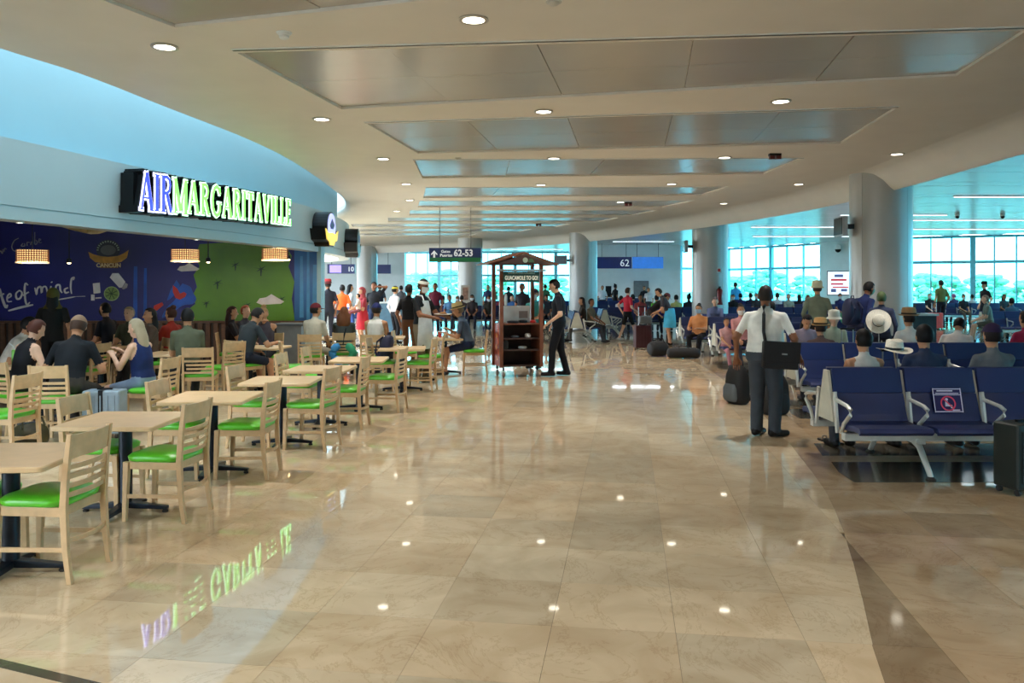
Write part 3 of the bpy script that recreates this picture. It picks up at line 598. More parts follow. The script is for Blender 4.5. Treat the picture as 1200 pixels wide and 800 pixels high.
for u, v, Y, lab in ((81, 308, 19.5, 'small bare spotlight glowing right of the leftmost pendant'), (244, 307, 19.5, 'small bare spotlight over the green mural'), (338, 304, 20.2, 'small spotlight beside the rightmost pendant')):
    Y *= KS; t = thing('spotlight', lab, 'spotlight', (W(u, Y), Y, Zv(v, Y)), 0, 'small spotlights before the mural'); h = 3.24-Zv(v, Y)
    MB().lathe([(.02,.1),(.045,.08),(.05,0),(.04,0)],12).build('can', M_dark_metal, t, smooth=40); MB().ell((0,0,0),(.035,.035,.02),10,6).build('lens', M_bulb, t); MB().tube([(0,0,.1),(0,0,h)],.012,6).build('stem', M_dark_metal, t)
# ------------------------------------------------------------------ dining chairs and tables
M_wood = mat('light_beech', (208, 172, 128), .42, var=.1, scale=14); M_lime = mat('lime_vinyl', (92, 200, 44), .32, var=.05, scale=3, coat=.3)
M_ped = mat('pedestal_navy', (20, 30, 44), .35, .4); M_top = mat('tabletop_laminate', (220, 186, 142), .38, var=.05, scale=10); M_glide = mat('rubber_glide', (40, 36, 32), .7)
def chair_proto():
    t = thing('dining_chair', 'x', 'chair')
    # seat cushion: rounded square, slightly domed
    def rr(hx, hy, r, z, n=5): return [(sx*(hx-r)+r*math.cos(a), sy*(hy-r)+r*math.sin(a), z) for sx, sy, a0 in ((1,1,0),(-1,1,90),(-1,-1,180),(1,-1,270)) for a in (R(a0+90*k/n) for k in range(n+1))]
    MB().loft([rr(.2,.2,.09,.445), rr(.218,.218,.1,.455), rr(.222,.222,.1,.482), rr(.2,.2,.09,.5), rr(.14,.14,.07,.51)]).build('seat', M_lime, t, smooth=60)
    f = MB()
    for s_ in (-1, 1): f.box((s_*.195, -.01, .42), (.022, .37, .055))
    f.box((0, .19, .42), (.36, .022, .055)); f.box((0, -.195, .42), (.37, .022, .055)); f.build('seat_frame', M_wood, t, bevel=.004)
    for s_ in (-1, 1):
        MB().bar((s_*.195, .2, .445), (s_*.2, .215, 0), .042, .042, w2=.03, h2=.03, up=(0,1,0)).build('leg', M_wood, t, bevel=.004)
        P = [(s_*.2, -.255, 0), (s_*.2, -.228, .2), (s_*.2, -.215, .44), (s_*.2, -.225, .62), (s_*.2, -.255, .88)]; wd = [.03, .036, .042, .038, .028]; rings = []
        for p, w_ in zip(P, wd): rings.append([(p[0]+i*.015, p[1]+j*w_/2, p[2]) for i, j in ((-1,-1),(1,-1),(1,1),(-1,1))])
        MB().loft(rings).build('leg', M_wood, t, bevel=.004)
        MB().bar((s_*.2, -.235, .2), (s_*.2, .205, .19), .016, .028).build('stretcher', M_wood, t, bevel=.003)
    def rail(z0, z1, th, name):
        ys = lambda z: -.215 - (.04*((z-.44)/.44)**1.4 if z > .44 else 0); rings = []
        for k in range(7):
            x = -.19 + .38*k/6; bow = -.028*math.sin(PI*k/6)
            rings.append([(x, ys(z)+bow+q, z) for z, q in ((z0, -th/2), (z0, th/2), (z1, th/2), (z1, -th/2))])
        MB().loft(rings).build(name, M_wood, t, bevel=.003)
    rail(.735, .872, .018, 'top_rail')
    for z in (.665, .61, .555, .50): rail(z, z+.03, .013, 'slat')
    rings = []
    for k in range(7):
        x = -.19+.38*k/6; y = .03*math.sin(PI*k/6); rings.append([(x, -.225-y*1.5+q, z) for z, q in ((.235,-.008),(.235,.008),(.262,.008),(.262,-.008))])
    MB().loft(rings).build('stretcher', M_wood, t, bevel=.003)
    return t
def table_proto():
    t = thing('pedestal_table', 'x', 'table')
    def rr(h, r, z, n=4): return [(sx*(h-r)+r*math.cos(a), sy*(h-r)+r*math.sin(a), z) for sx, sy, a0 in ((1,1,0),(-1,1,90),(-1,-1,180),(1,-1,270)) for a in (R(a0+90*k/n) for k in range(n+1))]
    MB().loft([rr(.37,.03,.685), rr(.38,.035,.69), rr(.38,.035,.713), rr(.374,.032,.72)]).build('tabletop', M_top, t, smooth=40)
    MB().lathe([(.05,.06),(.05,.68)], 20).build('pedestal', M_ped, t, smooth=40)
    for k in range(4):
        a = k*PI/2; arm = MB().bar((0,0,.06), (.33*math.cos(a), .33*math.sin(a), .035), .075, .05, w2=.05, h2=.025).build('base_arm', M_ped, t, bevel=.008)
        MB().lathe([(.022,0),(.025,.012),(.012,.022)], 10, M=Matrix.Translation((.31*math.cos(a), .31*math.sin(a), 0))).build('glide', M_glide, arm)
    MB().box((0,0,.675),(.34,.34,.018)).build('top_plate', M_ped, t)
    return t
CH, TB = chair_proto(), table_proto(); used = {}
def place(proto, x, y, a, lab, grp):
    if proto.name not in used:
        used[proto.name] = 1; proto.location = (x, y, 0); proto.rotation_euler = (0, 0, R(a)); proto['label'] = lab; proto['group'] = grp; return proto
    return dup(proto, (x, y, 0), R(a), lab, grp)
nth = ['nearest', 'second nearest', 'third nearest', 'fourth nearest', 'fifth nearest', 'sixth nearest', 'seventh nearest']
rows = [(-3.07, 5.02), (-3.0, 6.36), (-2.80, 7.66), (-2.53, 9.02), (-2.40, 10.3), (-2.16, 11.6), (-1.83, 13.7)]
for k, (x, y) in enumerate(rows):
    place(TB, x, y, 45*0 + (3, -1, 2, 1, -2, 2, 4)[k], 'empty square beech table, %s in the walkway row' % nth[k], 'tables of the walkway row')
    cx_, cy_, ca = ((-2.83, 5.03, 85), (-2.64, 6.26, 83), (-2.46, 7.6, 88), (-2.18, 8.9, 78), (-2.07, 10.2, 86), (-1.78, 11.55, 80), (-1.54, 13.7, 84))[k]
    place(CH, cx_, cy_, ca, 'beech slat-back chair with lime seat, walkway side of the %s row table' % nth[k], 'chairs on the walkway side')
    cx_, cy_, ca = ((-3.36, 5.1, -92), (-3.25, 6.53, -93), (-3.05, 7.62, -94), (-2.80, 9.0, -96), (-2.76, 10.65, -94), (-2.72, 11.78, -92), (-2.17, 13.8, -94))[k]
    place(CH, cx_, cy_, ca, 'beech slat-back chair with lime seat, inner side of the %s row table' % nth[k], 'chairs on the inner side')
EXTRA_CH = [  # u of chair centre, depth, facing (0 = away from camera, 90 = to the left), label
 (70, 9.25, 2, 'beech slat-back chair behind the man in the tan cap'), (178, 10.1, 82, 'beech slat-back chair of the blonde woman in navy'), (235, 11.9, 12, 'beech slat-back chair of the olive-shirted man'),
 (288, 13.4, -30, 'beech slat-back chair of the grey-shirted man'), (262, 12.9, 60, 'beech chair with cushion between the olive and grey shirted men'), (313, 15.05, 172, 'beech chair of the woman with hand at her chin'),
 (365, 15.1, 6, 'beech slat-back chair of the person in the maroon cap'), (405, 15.6, 4, 'beech slat-back chair hung with the blue neck pillow'), (438, 15.0, 2, 'beech slat-back chair of the man in the navy cap'),
 (556, 16.2, 92, 'beech slat-back chair of the seated man in the straw hat'), (476, 15.9, -88, 'empty beech chair beside the waiter'), (504, 15.0, 95, 'empty beech chair with lime seat before the waiter'),
 (5, 8.2, 85, 'beech chair with lime seat at the far left edge'), (102, 12.6, 80, 'brown-shaded beech chair behind the tan cap man'), (152, 14.4, 170, 'shaded beech chair of the grey-haired person'), (3, 11.3, -70, 'shaded beech chair of the person in white at the far left'),
 (348, 13.0, -70, 'shaded beech chair behind the sixth row table'), (201, 14.2, 70, 'shaded beech chair of the woman in red'), (129, 15.0, 78, 'shaded beech chair of the bearded man'), (177, 13.6, 130, 'shaded beech chair of the long dark-haired woman'), (271, 15.4, -75, 'shaded beech chair of the curly-haired woman'), (287, 16.25, -110, 'shaded beech chair of the red-haired person'), (22, 9.7, -30, 'beech chair of the woman in black tank top')]
for u, Y, a, lab in EXTRA_CH: place(CH, W(u, Y), Y, a, lab, 'chairs in the restaurant')
EXTRA_TB = [(48, 10.75, 4, 'square beech table with the green can on it'), (203, 12.6, 2, 'shaded square table in front of the olive-shirted man'), (308, 13.9, -4, 'square table of the woman with hand at her chin'),
            (385, 16.3, 3, 'square table of the person in the maroon cap'), (521, 16.3, 2, 'square table of the seated man in the straw hat'), (118, 13.8, 0, 'shaded square table before the bearded man'), (452, 16.6, 5, 'square table of the man in the navy cap')]
for u, Y, a, lab in EXTRA_TB: place(TB, W(u, Y), Y, a, lab, 'tables in the restaurant')
def lathe_thing(name, lab, cat, loc, parts, grp=None):
    t = thing(name, lab, cat, loc, 0, grp)
    for n_, prof, m in parts: MB().lathe(prof, 16).build(n_, m, t, smooth=45)
    return t
M_can = mat('green_can', (110, 170, 70), .3, .3); M_clear = mat('clear_plastic', (220, 226, 226), .15, var=.02); M_red_p = mat('red_plastic', (190, 40, 36), .35)
t = lathe_thing('drink_can', 'tall green drink can with a straw on the restaurant table', 'can', (W(17, 10.5), 10.5, .72), [('can', [(.028,0),(.034,.01),(.034,.2),(.027,.215)], M_can)])
MB().tube([(.0,0,.21),(-.02,0,.26),(-.07,0,.3)], .005, 6).build('straw', M_clear, t)
for dx, dy, lab, m, h in ((-.1,.1,'red cup on the straw-hat man\'s table', M_red_p, .11), (.05,-.1,'clear cup on the straw-hat man\'s table', M_clear, .13), (.2,.12,'second clear cup on the straw-hat man\'s table', M_clear, .12)):
    lathe_thing('drinking_cup', lab, 'cup', (W(521,16.3)+dx, 16.3+dy, .72), [('cup', [(.028,0),(.038,h),(.034,h),(.026,.01)], m), ('lid', [(.04,h),(.04,h+.01),(.03,h+.016)], M_white)])
for u, Y, dx, lab in ((308,13.9,.1,'white plate on the chin-rest woman\'s table'), (203,12.6,.05,'white plate on the olive-shirted man\'s table'), (385,16.3,0,'plate on the maroon-cap person\'s table')):
    lathe_thing('plate', lab, 'plate', (W(u, Y)+dx, Y, .72), [('dish', [(.06,0),(.11,.018),(.115,.02),(.06,.006)], M_white), ('food', [(.05,.008),(.03,.03),(.001,.035)], mat('food_brown', (150,100,50), .7))])
# neck pillow hanging on a chair, backpacks and bags in the restaurant
t = thing('neck_pillow', 'blue and green neck pillow hanging from a beech chair', 'pillow', (W(402, 15.2), 15.2, .50))
pts = [(.19*math.cos(a), -.02, .16*math.sin(a)) for a in (R(-250+320*k/16) for k in range(17))]
MB().tube(pts[:9], [.05]+[.075]*7+[.08], 10).build('blue_half', mat('pillow_blue', (60,140,200), .8), t, smooth=60); MB().tube(pts[8:], [.08]+[.075]*7+[.05], 10).build('green_half', mat('pillow_green', (50,150,110), .8), t, smooth=60)
MB().tube([(0,0,.15),(.02,.02,.35),(.03,.1,.46)], .018, 6).build('strap', M_dark_metal, t)
def backpack(lab, loc, rz, m, k=1.0, m2=None, lean=0):
    t = thing('backpack', lab, 'backpack', loc, rz, 'backpacks and bags'); t.scale = (k, k, k); t.rotation_euler = (R(lean), 0, rz)
    def ring(hx, hy, z, n=16, cy=0): return [(hx*abs(math.cos(a))**.6*math.copysign(1, math.cos(a)), cy+hy*abs(math.sin(a))**.6*math.copysign(1, math.sin(a)), z) for a in (2*PI*i/n for i in range(n))]
    MB().loft([ring(.13,.07,0), ring(.16,.1,.03), ring(.165,.11,.2), ring(.15,.1,.36), ring(.11,.07,.45), ring(.05,.03,.48)]).build('body', m, t, smooth=60)
    MB().loft([ring(.11,.03,.04,cy=-.1), ring(.125,.05,.08,cy=-.1), ring(.12,.05,.2,cy=-.1), ring(.09,.03,.25,cy=-.1)]).build('front_pocket', m2 or m, t, smooth=60)
    for s_ in (-1, 1): MB().tube([(s_*.08,.09,.42),(s_*.09,.17,.3),(s_*.1,.14,.12),(s_*.11,.09,.05)], .018, 6).build('strap', m, t)
    MB().tube([(-.04,.03,.46),(-.03,.03,.52),(.03,.03,.52),(.04,.03,.46)], .01, 6).build('grab_handle', m, t); return t
M_bk = mat('black_nylon', (18, 18, 22), .7, bump=.2, scale=40); M_nv = mat('navy_nylon', (24, 28, 60), .7); M_gr = mat('grey_nylon', (86, 92, 96), .7)
backpack('navy backpack leaning on the chair beside the seventh row table', (-2.19, 13.82, .51), R(80), M_nv, .9, lean=18)
backpack('black backpack standing on the floor left of the white-shirted man', (W(864, 12.2), 12.2, 0), R(-70), M_bk, 1.2, M_gr)
backpack('large black bag on the floor right of the white-shirted man', (W(908, 11.2), 11.2, 0), R(15), M_bk, 1.15)
def duffel(lab, loc, rz, L_, r, m):
    t = thing('duffel_bag', lab, 'bag', loc, rz, 'backpacks and bags'); n = 14; rings = []
    for x, k in ((-L_/2,.3),(-L_/2+.02,.8),(-L_/2+.08,1),(0,1.03),(L_/2-.08,1),(L_/2-.02,.8),(L_/2,.3)): rings.append([(x, r*k*math.cos(2*PI*i/n), r+r*.95*k*math.sin(2*PI*i/n)) for i in range(n)])
    MB().loft(rings).build('body', m, t, smooth=60)
    for s_ in (-1, 1): MB().tube([(-.12,s_*r*.6,r*1.75),(-.1,s_*r*.4,r*2.3),(.1,s_*r*.4,r*2.3),(.12,s_*r*.6,r*1.75)], .012, 6).build('handle', m, t)
    MB().box((0,0,r*2.0),(L_*.7,.02,.012)).build('zip', M_gr, t); return t
duffel('round black duffel bag on the floor before the seated orange-top woman', (W(771, 20.4), 20.4, 0), R(20), .5, .19, M_bk)
duffel('flat black bag on the floor beside the round duffel', (W(801, 19.8), 19.8, 0), R(-5), .8, .13, M_bk)
duffel('black and yellow round bag under the tan cap man\'s table', (W(34, 8.7), 8.7, 0.0), R(60), .34, .15, mat('black_yellow_nylon', (60, 54, 16), .6, var=.8, scale=4))
def suitcase(lab, loc, rz, w_, d, h, m, handle=.0, strap=None, hard=True, lid=None):
    t = thing('suitcase', lab, 'suitcase', loc, rz, 'suitcases')
    MB().box((0,0,.05+h/2),(w_,d,h)).build('shell', m, t, bevel=.035, seg=3)
    for k in range(5): MB().box((-w_*.36+w_*.18*k,-d/2-.003,.05+h/2),(.014,.012,h*.78)).build('rib', m, t)
    for sx in (-1,1):
        for sy in (-1,1): MB().lathe([(.001,-.014),(.026,-.014),(.026,.014),(.001,.014)],12,M=Matrix.Translation((sx*w_*.4,sy*d*.36,.026)) @ Matrix.Rotation(PI/2,4,'Y')).build('wheel', M_glide, t)
    MB().box((0,0,h+.06),(w_*.4,.03,.02)).build('grip', M_dark_metal, t)
    if handle:
        for sx in (-1,1): MB().tube([(sx*.09,d*.3,h+.03),(sx*.09,d*.3,h+.05+handle)],.009,6).build('handle_rail', mat('brushed_steel',(150,152,152),.3,.9), t)
        MB().box((0,d*.3,h+.06+handle),(.22,.03,.028)).build('handle_grip', M_dark_metal, t)
    if strap: MB().box((0,0,.05+h/2),(.05,d+.012,h+.012)).build('strap', strap, t)
    return t
suitcase('dark green black suitcase at the right frame edge beside the near bench', (W(1200, 6.95), 6.95, 0), R(14), .40, .26, .55, mat('suitcase_black_green', (26, 34, 32), .4))
suitcase('maroon suitcase with a grey bag strapped on top', (W(753, 22.6), 22.6, 0), R(6), .46, .28, .62, mat('suitcase_maroon', (64, 20, 30), .5), .5)
t = thing('carry_bag', 'grey carry bag resting on top of the maroon suitcase', 'bag', (W(756, 22.5), 22.5, .70), R(6)); MB().box((0,0,.12),(.34,.2,.22)).build('body', M_gr, t, bevel=.04); MB().tube([(-.08,0,.22),(-.06,0,.32),(.06,0,.32),(.08,0,.22)],.01,6).build('handle', M_gr, t)
suitcase('light blue-grey suitcase with black strap beside the blonde woman', (W(123, 9.5), 9.5, 0), R(5), .42, .26, .5, mat('suitcase_blue_grey', (140, 158, 172), .4), 0, M_dark_metal)
suitcase('red suitcase standing by the white-topped counter', (W(1096, 33), 33, 0), 0, .5, .3, .62, mat('suitcase_red', (220, 60, 44), .4), .4)
suitcase('black suitcase with raised handle between the benches under the white hat', (W(1047, 9.75), 9.75, 0), R(4), .42, .26, .56, M_bk, .36)
suitcase('black trolley case with raised handle behind the straw-hat woman', (W(1001, 12.95), 13.15, 0), R(-4), .42, .26, .58, M_bk, .42)
suitcase('black trolley case with raised handle at the foot of the nearest column', (W(1038, 14.6), 14.6, 0), R(-4), .42, .26, .6, M_bk, .5)
# ------------------------------------------------------------------ gate benches (two rows back to back)
M_seat = mat('navy_upholstery', (16, 38, 92), .5, var=.1, scale=5); M_seat2 = mat('navy_violet_upholstery', (26, 42, 92), .45, var=.1, scale=5); M_alu = mat('bench_aluminium', (205, 205, 198), .32, .35); M_endp = mat('bench_end_panel', (196, 190, 170), .5)
SW = .70
BP = {}
def bench_parts():
    d = {}
    for s_, key in ((-1, 'f'), (1, 'r')):
        def slab(pts, th, x0=-.33, x1=.33):
            rings = []; n = len(pts)
            for i, (y, z) in enumerate(pts):
                a, b = pts[max(i-1,0)], pts[min(i+1,n-1)]; t_ = Vector((b[0]-a[0], b[1]-a[1])).normalized(); nn = Vector((-t_.y, t_.x))*th/2
                rings.append([(x0, s_*(y+nn.x), z+nn.y), (x1, s_*(y+nn.x), z+nn.y), (x1, s_*(y-nn.x), z-nn.y), (x0, s_*(y-nn.x), z-nn.y)])
            return MB().loft(rings)
        d[key+'top'] = slab([(.125,.72),(.085,.85),(.06,.95)], .035); d[key+'back'] = slab([(.235,.455),(.20,.52),(.16,.63),(.127,.715)], .04); d[key+'pan'] = slab([(.72,.425),(.70,.45),(.6,.455),(.4,.435),(.24,.445)], .05)
        P = [(0, s_*.2, .72), (0, s_*.24, .67), (0, s_*.5, .645), (0, s_*.57, .62), (0, s_*.56, .57), (0, s_*.42, .47), (0, s_*.36, .38)]
        a = MB(); a.tube([Vector(p) for p in P], .019, 8); a.bar((0, s_*.2, .74), (0, s_*.27, .36), .022, .05, up=(0,1,0)); d[key+'arm'] = a
    return d
def bench(x, y, rz, n, lab, rear=True, far=False):
    t = thing('gate_bench', lab, 'bench', (x, y, 0), rz, 'rows of gate benches')
    if not BP:
        for k, mb in bench_parts().items():
            o = mb.build(k, M_seat if 'top' in k else (M_alu if 'arm' in k else M_seat2), None, smooth=35, bevel=.006 if 'arm' not in k else 0); BP[k] = o.data; bpy.data.objects.remove(o)
    def inst(key, name, xx):
        o = bpy.data.objects.new(name, BP[key]); COL.objects.link(o); o.parent = t; o.location = (xx, 0, 0)
    for s_, key in ((-1, 'f'), (1, 'r')):
        if s_ > 0 and not rear: continue
        for k in range(n):
            xx = SW*(k+.5); inst(key+'top', 'headrest', xx); inst(key+'back', 'backrest', xx); inst(key+'pan', 'seat', xx)
        for k in range(n+1): inst(key+'arm', 'armrest', SW*k)
        MB().box((SW*n/2, s_*.4, .35), (SW*n, .09, .07)).build('beam', M_alu, t, bevel=.01)
    for k in ([.0, n] if far else range(0, n+1)):
        MB().prism([(-.2,.45),(.2,.45),(.055,.93),(-.055,.93)], SW*k-.012, SW*k+.012, 'x').build('end_panel' if k in (0, n) else 'back_post', M_endp, t)
    for k in ([1, n-1] if n > 2 else [0.5, n-.5]):
        xx = SW*k
        MB().box((xx, 0, .31), (.09, .9, .05)).build('cross_beam', M_alu, t, bevel=.008)
        for s_ in (-1, 1):
            lg = MB().tube([(xx, s_*.3, .31), (xx, s_*.42, .26), (xx, s_*.6, .06), (xx, s_*.63, .02)], [.034,.03,.026,.024], 8).build('leg', M_alu, t, smooth=50)
            MB().lathe([(.045,0),(.045,.012),(.025,.03)], 12, M=Matrix.Translation((xx, s_*.63, 0))).build('foot', M_glide, lg)
    return t
bench(3.08, 8.02, 0, 4, 'nearest navy gate bench with the pink and white notice on a seat')
bench(3.94, 11.55, R(-.5), 6, 'second navy gate bench right of the white-shirted man')
bench(4.42, 17.9, R(-1), 3, 'third navy gate bench left of the white-shirted man')
bench(W(690, 31), 31, 0, 12, 'long navy gate bench behind the walking woman in red', far=True)
bench(W(676, 25.2), 25.2, R(90), 3, 'bench seen end-on beside the man in black', far=True)
bench(W(709, 27.9), 27.9, R(90), 2, 'bench seen end-on behind the walking woman', far=True)
bench(W(797, 21.2), 21.2, R(-2), 5, 'navy bench with the seated orange-top woman at its end', far=True)
bench(W(822, 23.6), 23.6, R(-2), 6, 'navy bench of the man with headphones by the second column', far=True)
bench(4.75, 14.3, 0, 2, 'short navy bench of the two people behind the banded straw hat')
bench(W(1149, 26), 26, R(-3), 5, 'navy bench in front of the right-hand windows, end panel showing', far=True)
bench(W(1066, 38.5), 38.5, 0, 9, 'far navy bench under the right-hand windows', far=True)
bench(W(856, 36), 36, 0, 10, 'far navy bench below the middle windows', far=True)
bench(W(485, 33.5), 33.5, 0, 9, 'far navy bench behind the waiter and the cart', far=True)
bench(W(560, 44), 44, 0, 12, 'farthest navy bench behind the cart', far=True)
bench(W(860, 44.5), 44.5, 0, 7, 'far navy bench nearest the middle windows', far=True)
bench(W(395, 34.5), 34.5, 0, 4, 'far navy bench behind the queue', far=True)
# notice on the near bench
n0 = thing('notice', 'pink and white do-not-sit notice stuck on the near bench seat', 'notice', (W(1110, 7.82), 7.815, .66)); n0.rotation_euler = (R(-15), 0, 0)
MB().box((0, 0, 0), (.27, .006, .23)).build('sheet', mat('notice_navy', (30, 24, 92), .4), n0)
for q in (((0,-.005,.108),(.27,.004,.008)), ((0,-.005,-.108),(.27,.004,.008)), ((-.131,-.005,0),(.008,.004,.23)), ((.131,-.005,0),(.008,.004,.23)), ((0,-.005,.052),(.25,.004,.006)), ((-.02,-.005,.09),(.15,.004,.012)), ((.07,-.005,-.094),(.07,.004,.012)), ((0,-.005,.066),(.22,.004,.008))): MB().box(*q).build('print_line', mat('notice_white', (225,220,240), .4), n0)
M_pk = mat('notice_pink', (235, 70, 110), .4); ring = []
for k in range(25): a = 2*PI*k/24; ring.append([(.072*math.cos(a),-.008,-.03+.072*math.sin(a)),(.06*math.cos(a),-.008,-.03+.06*math.sin(a)),(.06*math.cos(a),-.003,-.03+.06*math.sin(a)),(.072*math.cos(a),-.003,-.03+.072*math.sin(a))])
MB().loft(ring).build('prohibition_ring', M_pk, n0); MB().bar((-.045,-.0085,.015),(.045,-.0085,-.075),.004,.012,up=(0,0,1)).build('slash', M_pk, n0)
fg = MB(); fg.prism([(-.012+.013*math.cos(a), .008+.013*math.sin(a)) for a in (2*PI*k/12 for k in range(12))], -.009, -.004, 'y'); fg.prism([(-.025,-.01),(-.003,-.01),(.0,-.04),(.035,-.045),(.035,-.075),(.022,-.075),(.02,-.058),(-.03,-.058)], -.009, -.004, 'y'); fg.build('seated_figure', mat('notice_white', (225,220,240), .4), n0)
# ------------------------------------------------------------------ food cart
CX, CY = W(606, 15.8), 15.95; M_cw = mat('cart_wood', (112, 62, 40), .5, var=.25, scale=7); M_cwd = mat('cart_dark_wood', (58, 34, 26), .6, var=.2, scale=7); M_sg = mat('sign_green', (22, 62, 54), .45); M_ltr = mat('sign_cream_letters', (228, 224, 208), .5)
cart = thing('food_cart', 'wooden guacamole cart with pitched roof and caster wheels', 'cart', (CX, CY, 0), R(17))
for sx in (-1,1):
    for sy in (-1,1):
        MB().box((sx*.40, sy*.27, 1.19),(.07,.07,1.98)).build('post', M_cw, cart, bevel=.006)
        w_ = MB().tube([(sx*.34,sy*.22,.2),(sx*.34,sy*.22,.13)],.02,8).build('caster', M_dark_metal, cart); MB().lathe([(.001,-.02),(.05,-.02),(.06,-.012),(.06,.012),(.05,.02),(.001,.02)],16,M=Matrix.Translation((sx*.34,sy*.22,.06)) @ Matrix.Rotation(PI/2,4,'Y')).build('wheel', mat('caster_grey',(120,116,108),.5), w_, smooth=40)
for z in (.22,.52,.74,1.02): MB().box((0,0,z),(.76,.5,.028)).build('shelf' if z < 1 else 'counter', M_cw if z > 1 else M_cwd, cart, bevel=.004)
MB().box((0,.26,.62),(.74,.02,.82)).build('back_panel', M_cwd, cart)
MB().box((.38,0,.62),(.02,.48,.82)).build('side_panel', M_cw, cart)
sp = MB().box((-.385,0,.62),(.02,.48,.82)).build('side_panel', mat('cart_print_red', (150, 52, 34), .5, var=.5, scale=9), cart)
for k, (y, z, h) in enumerate(((-.1,.86,.08),(.05,.78,.06),(-.05,.68,.1),(.08,.55,.08),(-.08,.44,.09),(.04,.34,.06))): MB().prism([(y-.06,z),(y+.02,z+h),(y+.07,z+.02),(y,z-h*.6)], -.402,-.395,'x').build('print_shape', mat('cart_print_gold' if k%2 else 'cart_print_brick',(196,130,60) if k%2 else (190,84,50),.5), sp)
MB().box((0,-.29,2.05),(.98,.03,.045)).build('eave_board', M_white, cart)
for sx in (-1,1):   # roof planks on each slope, ridge runs front to back
    for k in range(6):
        y0 = -.46+.92*k/6; a = Vector((sx*.70,y0+.076,2.16)); b = Vector((0,y0+.076,2.385)); MB().bar(a,b,.148,.026,up=(0,0,1)).build('roof_plank', M_cw, cart, bevel=.004)
for y in (-.44,.44): MB().prism([(-.56,2.16),(.56,2.16),(0,2.345)], y-.012, y+.012,'y').build('gable', M_cwd, cart)
MB().prism([(.02+.05*math.cos(a),2.24+.05*math.sin(a)) for a in (2*PI*k/14 for k in range(14))], -.466,-.452,'y').build('gable_emblem', mat('emblem_sage',(150,160,140),.5), cart); MB().prism([(.08,2.2),(.2,2.2),(.16,2.27),(.1,2.26)], -.466,-.452,'y').build('gable_emblem', mat('emblem_green',(60,90,60),.5), cart)
sg = MB().box((-.02,-.335,1.925),(.72,.03,.2)).build('sign_board', M_sg, cart, bevel=.004)
textmesh('sign_lettering', 'GUACAMOLE TO GO!', .108, M_ltr, sg, FACE((-.02,-.353,1.90)), .003, .0035, sx=.62)
textmesh('sign_lettering', 'AUTHENTIC FRESH GUACAMOLE', .042, mat('sign_dim_letters', (150,164,150), .5), sg, FACE((-.02,-.353,1.995)), .002, .001, sx=.86)
M_wht = mat('counter_white', (214,216,214), .5)
MB().box((.02,.17,1.20),(.56,.12,.32)).build('menu_box', M_wht, cart, bevel=.01); MB().box((.16,.1,1.19),(.18,.01,.14)).build('menu_print', mat('menu_grey',(150,140,136),.5), cart)
for x, y, z, r, h, m in ((-.2,.1,1.37,.03,.2,M_clear),(.1,-.06,1.035,.09,.05,M_dark_metal),(-.12,-.12,1.035,.12,.04,M_dark_metal),(.28,-.14,1.035,.06,.05,M_red_p),(-.26,-.1,.535,.05,.15,M_gr),(-.08,-.12,.755,.08,.04,M_gr),(.18,-.12,.755,.06,.07,M_wht),(.08,-.1,.535,.085,.05,M_wht)):
    t = thing('cart_container', 'container on the cart, ' + {(-.2):'tall white bottle on top',.1:'dark bowl on the counter centre',(-.12):'dark pan on the counter left',.28:'red tub on the counter right',(-.26):'grey bottle on the middle shelf',(-.08):'grey bowl on the upper shelf',.18:'white tub on the upper shelf',.08:'white bowl on the middle shelf'}[x], 'container', cart.matrix_basis @ Vector((x,y,z)), 0, 'containers on the food cart')
    MB().lathe([(r*.8,0),(r,h*.3),(r,h*.9),(r*.7,h)],14).build('body', m, t, smooth=40); MB().lathe([(r*.75,h),(r*.75,h*1.08),(r*.4,h*1.14)],14).build('lid', m, t, smooth=40)
# ------------------------------------------------------------------ hanging gate sign and gate boards
def hang_sign():
    Y = 24.0; u0, u1, v0, v1 = 503, 564, 290.5, 307; x0, x1, z0, z1 = W(u0,Y), W(u1,Y), Zv(v1,Y), Zv(v0,Y)
    t = thing('hanging_sign', 'hanging navy and green gate direction sign with white arrow', 'sign', ((x0+x1)/2, Y, z0)); w_, h = x1-x0, z1-z0
    MB().box((0,0,h/2),(w_,.14,h)).build('panel', mat('sign_navy',(22,40,92),.4), t, bevel=.01); MB().box((.0,-.074,h*.16),(w_-.02,.012,h*.3)).build('green_band', mat('sign_band_green',(20,110,60),.4,var=.3,scale=1), t)
    Mw = mat('sign_white',(235,240,245),.4,emit=.15); MB().prism([(-.03,.12),(.03,.12),(.03,.24),(.09,.19),(.09,.23),(0,.33),(-.09,.23),(-.09,.19),(-.03,.24)],-.084,-.072,'y',0,Matrix.Translation((-w_*.40,0,h*.02))).build('arrow', Mw, t)
    textmesh('lettering','Gates',.115,Mw,t,FACE((-w_*.18,-.08,h*.74)),.003,.002); textmesh('lettering','Puertas',.12,Mw,t,FACE((-w_*.17,-.08,h*.47)),.003,.003); textmesh('number','62-53',.27,Mw,t,FACE((w_*.16,-.08,h*.62)),.003,.008,sx=.9)
    for x in (-w_*.3,w_*.3): MB().tube([(x,0,h),(x,0,ZC-z0)],.008,6).build('rod', M_dark_metal, t)
hang_sign()
